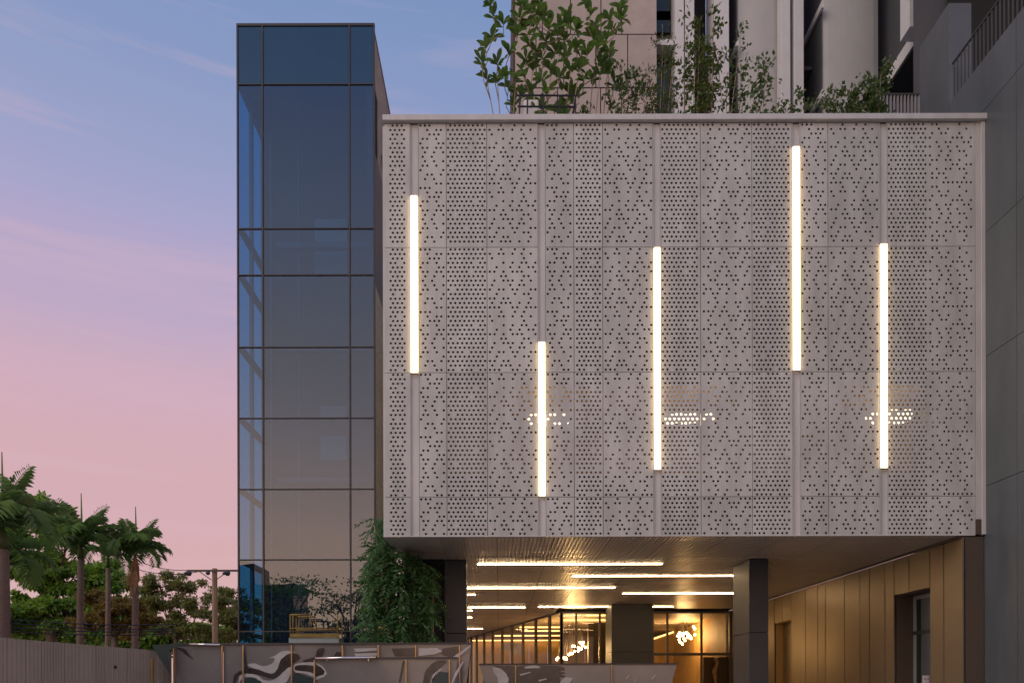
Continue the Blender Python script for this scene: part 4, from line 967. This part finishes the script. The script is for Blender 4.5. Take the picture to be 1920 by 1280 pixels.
# ================================================================== ROOF GARDEN
DR = 17.2
zr_ = ZT-.25
z7 = lambda x, y: (860+x/4.364, y/4.364)
lv = MB(); n = 6; vs = []; fs = []
for i in range(n+1):
    t = i/n; w = .5*math.sin(math.pi*(.03+t*.95)**1.5)**.75*.42 if i < n else .0
    z = .10*t-.22*t*t; vs += [(t,-w,z+.05*(w/.2)),(t,0,z),(t,w,z+.05*(w/.2))]
for i in range(n): b_ = i*3; fs += [(b_,b_+3,b_+4,b_+1),(b_+1,b_+4,b_+5,b_+2)]
leafme = bpy.data.meshes.new('leaf'); leafme.from_pydata(vs, [], fs); leafme.materials.append(g_big)
leafme.polygons.foreach_set('use_smooth', [True]*len(leafme.polygons))
def bigplant(lab, bases, whorls, seed, nl=9, L_=.265, d0=DR):
    e = empty('broad_leaf_shrub', (X(bases[0][0],d0), d0, zr_), lab, 'shrub', 'roof garden plants'); r = random.Random(seed); st = MB()
    placed = []
    for (wx, wy) in sorted(whorls, key=lambda w: -w[1]):
        dy = r.uniform(-.5,.45); d = d0+dy; tip = Vector((X(wx,d), d, Z(wy,d)))
        cand = [q for q in placed if q[1] > wy+14 and math.hypot(q[0]-wx, q[1]-wy) < 75]
        if cand and len(placed) > 5:
            q = min(cand, key=lambda q: math.hypot(q[0]-wx, q[1]-wy)); bp = q[2]; mid = bp.lerp(tip,.5)+Vector((r.uniform(-.09,.09)+(tip.x-bp.x)*.25, r.uniform(-.06,.06), -.05))
            st.tube([bp, mid, tip-Vector((0,0,.06)), tip], [.012,.010,.009,.007], 6)
        else:
            b = min(bases, key=lambda q: abs(q[0]-wx)+r.uniform(0,14)); bp = Vector((X(b[0],d0), d0, zr_))
            mid = bp.lerp(tip,.62)+Vector((r.uniform(-.16,.16)+(tip.x-bp.x)*.15, r.uniform(-.1,.1), -.06))
            st.tube([bp, bp.lerp(mid,.5)+Vector((r.uniform(-.07,.07),0,0)), mid, tip-Vector((0,0,.05)), tip], [.022,.018,.014,.010,.008], 6)
        placed.append((wx, wy, (mid+tip)*.5))
        ax = (tip-mid).normalized()
        for k in range(nl):
            a = k*2.399+r.uniform(-.4,.4); el = r.uniform(.05,1.2)
            s1 = ax.cross(Vector((0,1,0))).normalized(); s2 = ax.cross(s1)
            dr = (s1*math.cos(a)+s2*math.sin(a))*math.cos(el)+ax*math.sin(el)
            q = dr.to_track_quat('X','Z')
            o = bpy.data.objects.new('leaf', leafme); COL.objects.link(o); o.parent = e
            o.location = tip-ax*r.uniform(0,.10)-e.location; o.rotation_mode = 'QUATERNION'; o.rotation_quaternion = q; s = L_*r.uniform(.72,1.15); o.scale = (s,s*r.uniform(.8,1.05),s)
    st.build('stems', palebark, e, smooth=True)
WH = [(300,130),(380,180),(290,290),(230,370),(430,420),(200,500),(330,520),(240,640),(330,670),(480,640),(500,260),(540,40),(520,150),(620,100),(680,20),(640,200),(720,130),(820,270),(900,110),(920,190),(970,240),(880,320),(700,480),(620,560),(770,560),(850,400),(930,560),(270,30)]
bigplant('tall glossy broad-leaved shrub at the left end of the roof garden', [(979,1),(990,1),(1004,1),(948,1)], [z7(*w) for w in WH], 11)
WH2 = [(1000,560),(1090,110),(1060,20),(1330,60),(1350,150),(1290,240),(1220,310),(1250,410),(1230,480),(1110,300),(1170,600),(1230,590),(1290,680),(1110,640),(860,890),(1240,160)]
bigplant('glossy broad-leaved shrub rising right of the black plant rack', [(1040,1),(1083,1),(1074,1)], [z7(*w) for w in WH2], 12)
WH3 = [(560,220),(600,90),(660,110),(590,330),(650,400),(720,330),(760,210),(800,420),(560,480),(540,600),(690,640),(740,740),(600,740),(860,230),(900,470),(980,380),(1010,460),(1040,640),(480,190),(420,700),(390,620),(840,640),(920,760),(1060,420),(1130,220),(1160,380),(520,760),(1180,520),(600,850),(700,870),(800,900),(900,840),(460,850),(990,770),(870,940),(640,930)]
bigplant('bushy middle mass of glossy leaves directly above the black plant rack', [(1010,1),(1025,1),(1050,1)], [z7(*w) for w in WH3], 13)
rk = empty('plant_rack', (X(1030,DR-.6), DR-.6, zr_), 'black metal frame rack among the roof shrubs', 'rack')
d = DR-.75; m = MB()
for px in (975,990,1020,1050,1080): m.tube([(X(px,d),d,zr_),(X(px+2,d),d,Z(179,d))], .018, 5)
for py in (179,200): m.tube([(X(973,d),d,Z(py,d)),(X(1084,d),d,Z(py+1,d))], .02, 5)
d2 = DR+.1
for px in (978,1082): m.tube([(X(px,d),d,Z(179,d)),(X(px,d),d2,Z(179,d))], .018, 5); m.tube([(X(px,d),d2,zr_),(X(px,d),d2,Z(179,d))], .018, 5)
m.build('rack_frame', blackmetal, rk)
box('pot', white, rk, X(984,DR-.3), X(1012,DR-.3), DR-.45, DR-.1, zr_, Z(196,DR-.3), bevel=.03)
def bush(lab, stems, seed, leaf=.115, dens=21, d0=17.4, m=g_mid, w=.075):
    e = empty('roof_shrub', (X(stems[0][0],d0), d0, zr_), lab, 'shrub', 'roof garden plants'); r = random.Random(seed); rng = np.random.default_rng(seed)
    st = MB(); P = []; U = []
    for (bx, tx_, ty_) in stems:
        dy = r.uniform(-.3,.3); a = Vector((X(bx,d0),d0+dy*.3,zr_)); c = Vector((X(tx_,d0),d0+dy,Z(ty_,d0))); b = a.lerp(c,.5)+Vector((r.uniform(-.12,.12),0,0))
        st.tube([a,b,c], [.014,.010,.004], 5)
        for t in np.linspace(.22,1,max(3,int((c-a).length*5))):
            q = (a*(1-t)**2+b*2*t*(1-t)+c*t*t); tw_ = q+Vector((r.uniform(-.22,.22)*(1.15-t*.5), r.uniform(-.15,.15), r.uniform(0,.14)))
            st.tube([q, tw_], [.006,.003], 4)
            k = int(dens*r.uniform(.4,1.2)); P.append(np.array(tw_)+rng.normal(size=(k,3))*.065); U.append(unit(rng.normal(size=(k,3))+np.array([0,0,.2])))
    st.build('stems', palebark, e)
    P = np.concatenate(P); U = np.concatenate(U); k = len(P); Nn = unit(rng.normal(size=(k,3))+np.array([0,-.3,.6])); Nn = unit(Nn-U*np.sum(Nn*U,1)[:,None])
    quadcloud('foliage', P, Nn, U, leaf*rng.uniform(.6,1.2,k), w*rng.uniform(.7,1.2,k), m, e)
g_yel = leafmat('yellow_green_leaf', (.10,.13,.024), (.05,.08,.024), 3)
bush('small leafy shrub with sparse twigs just right of the broad-leaved shrubs', [(1170,1165,152),(1178,1180,160),(1186,1200,140),(1160,1150,185)], 1, m=g_mid)
bush('slim yellow-green shrub in front of the narrow dark window strip', [(1232,1222,120),(1240,1243,88),(1248,1250,110),(1255,1262,118),(1225,1212,150)], 2, dens=26, m=g_yel, w=.035)
bush('wispy tall sprig in front of the first white fins', [(1282,1283,42),(1275,1268,110),(1290,1300,95),(1285,1275,160)], 3, dens=8)
bush('feathery green shrub before the black recess between fins', [(1318,1312,60),(1325,1334,58),(1322,1320,95),(1335,1345,80),(1310,1302,120)], 4, dens=24, m=g_yel)
bush('spreading shrub with bare stems before the first round column', [(1365,1350,105),(1370,1385,85),(1378,1400,110),(1385,1425,125),(1395,1450,92),(1400,1440,135),(1360,1362,150)], 5, dens=12)
bush('low sprig at the foot of the paired white fins', [(1465,1462,190),(1472,1480,195),(1495,1492,186)], 6, dens=16)
bush('low clump of leaves before the dark balcony recess', [(1508,1502,187),(1520,1528,198),(1545,1540,200)], 7, dens=20)
bush('low clump at the foot of the big round column', [(1562,1560,188),(1575,1580,182),(1590,1598,180),(1570,1566,196)], 8, dens=22)
bush('round bushy shrub by the small balcony railing', [(1620,1605,178),(1628,1625,158),(1635,1645,145),(1640,1655,150),(1632,1640,168),(1645,1660,172),(1615,1598,190)], 9, dens=40, m=g_mid)
bush('tiny dark sprigs right under the broad-leaved shrub', [(1090,1092,205),(1102,1104,206),(1112,1110,212)], 10, dens=12)
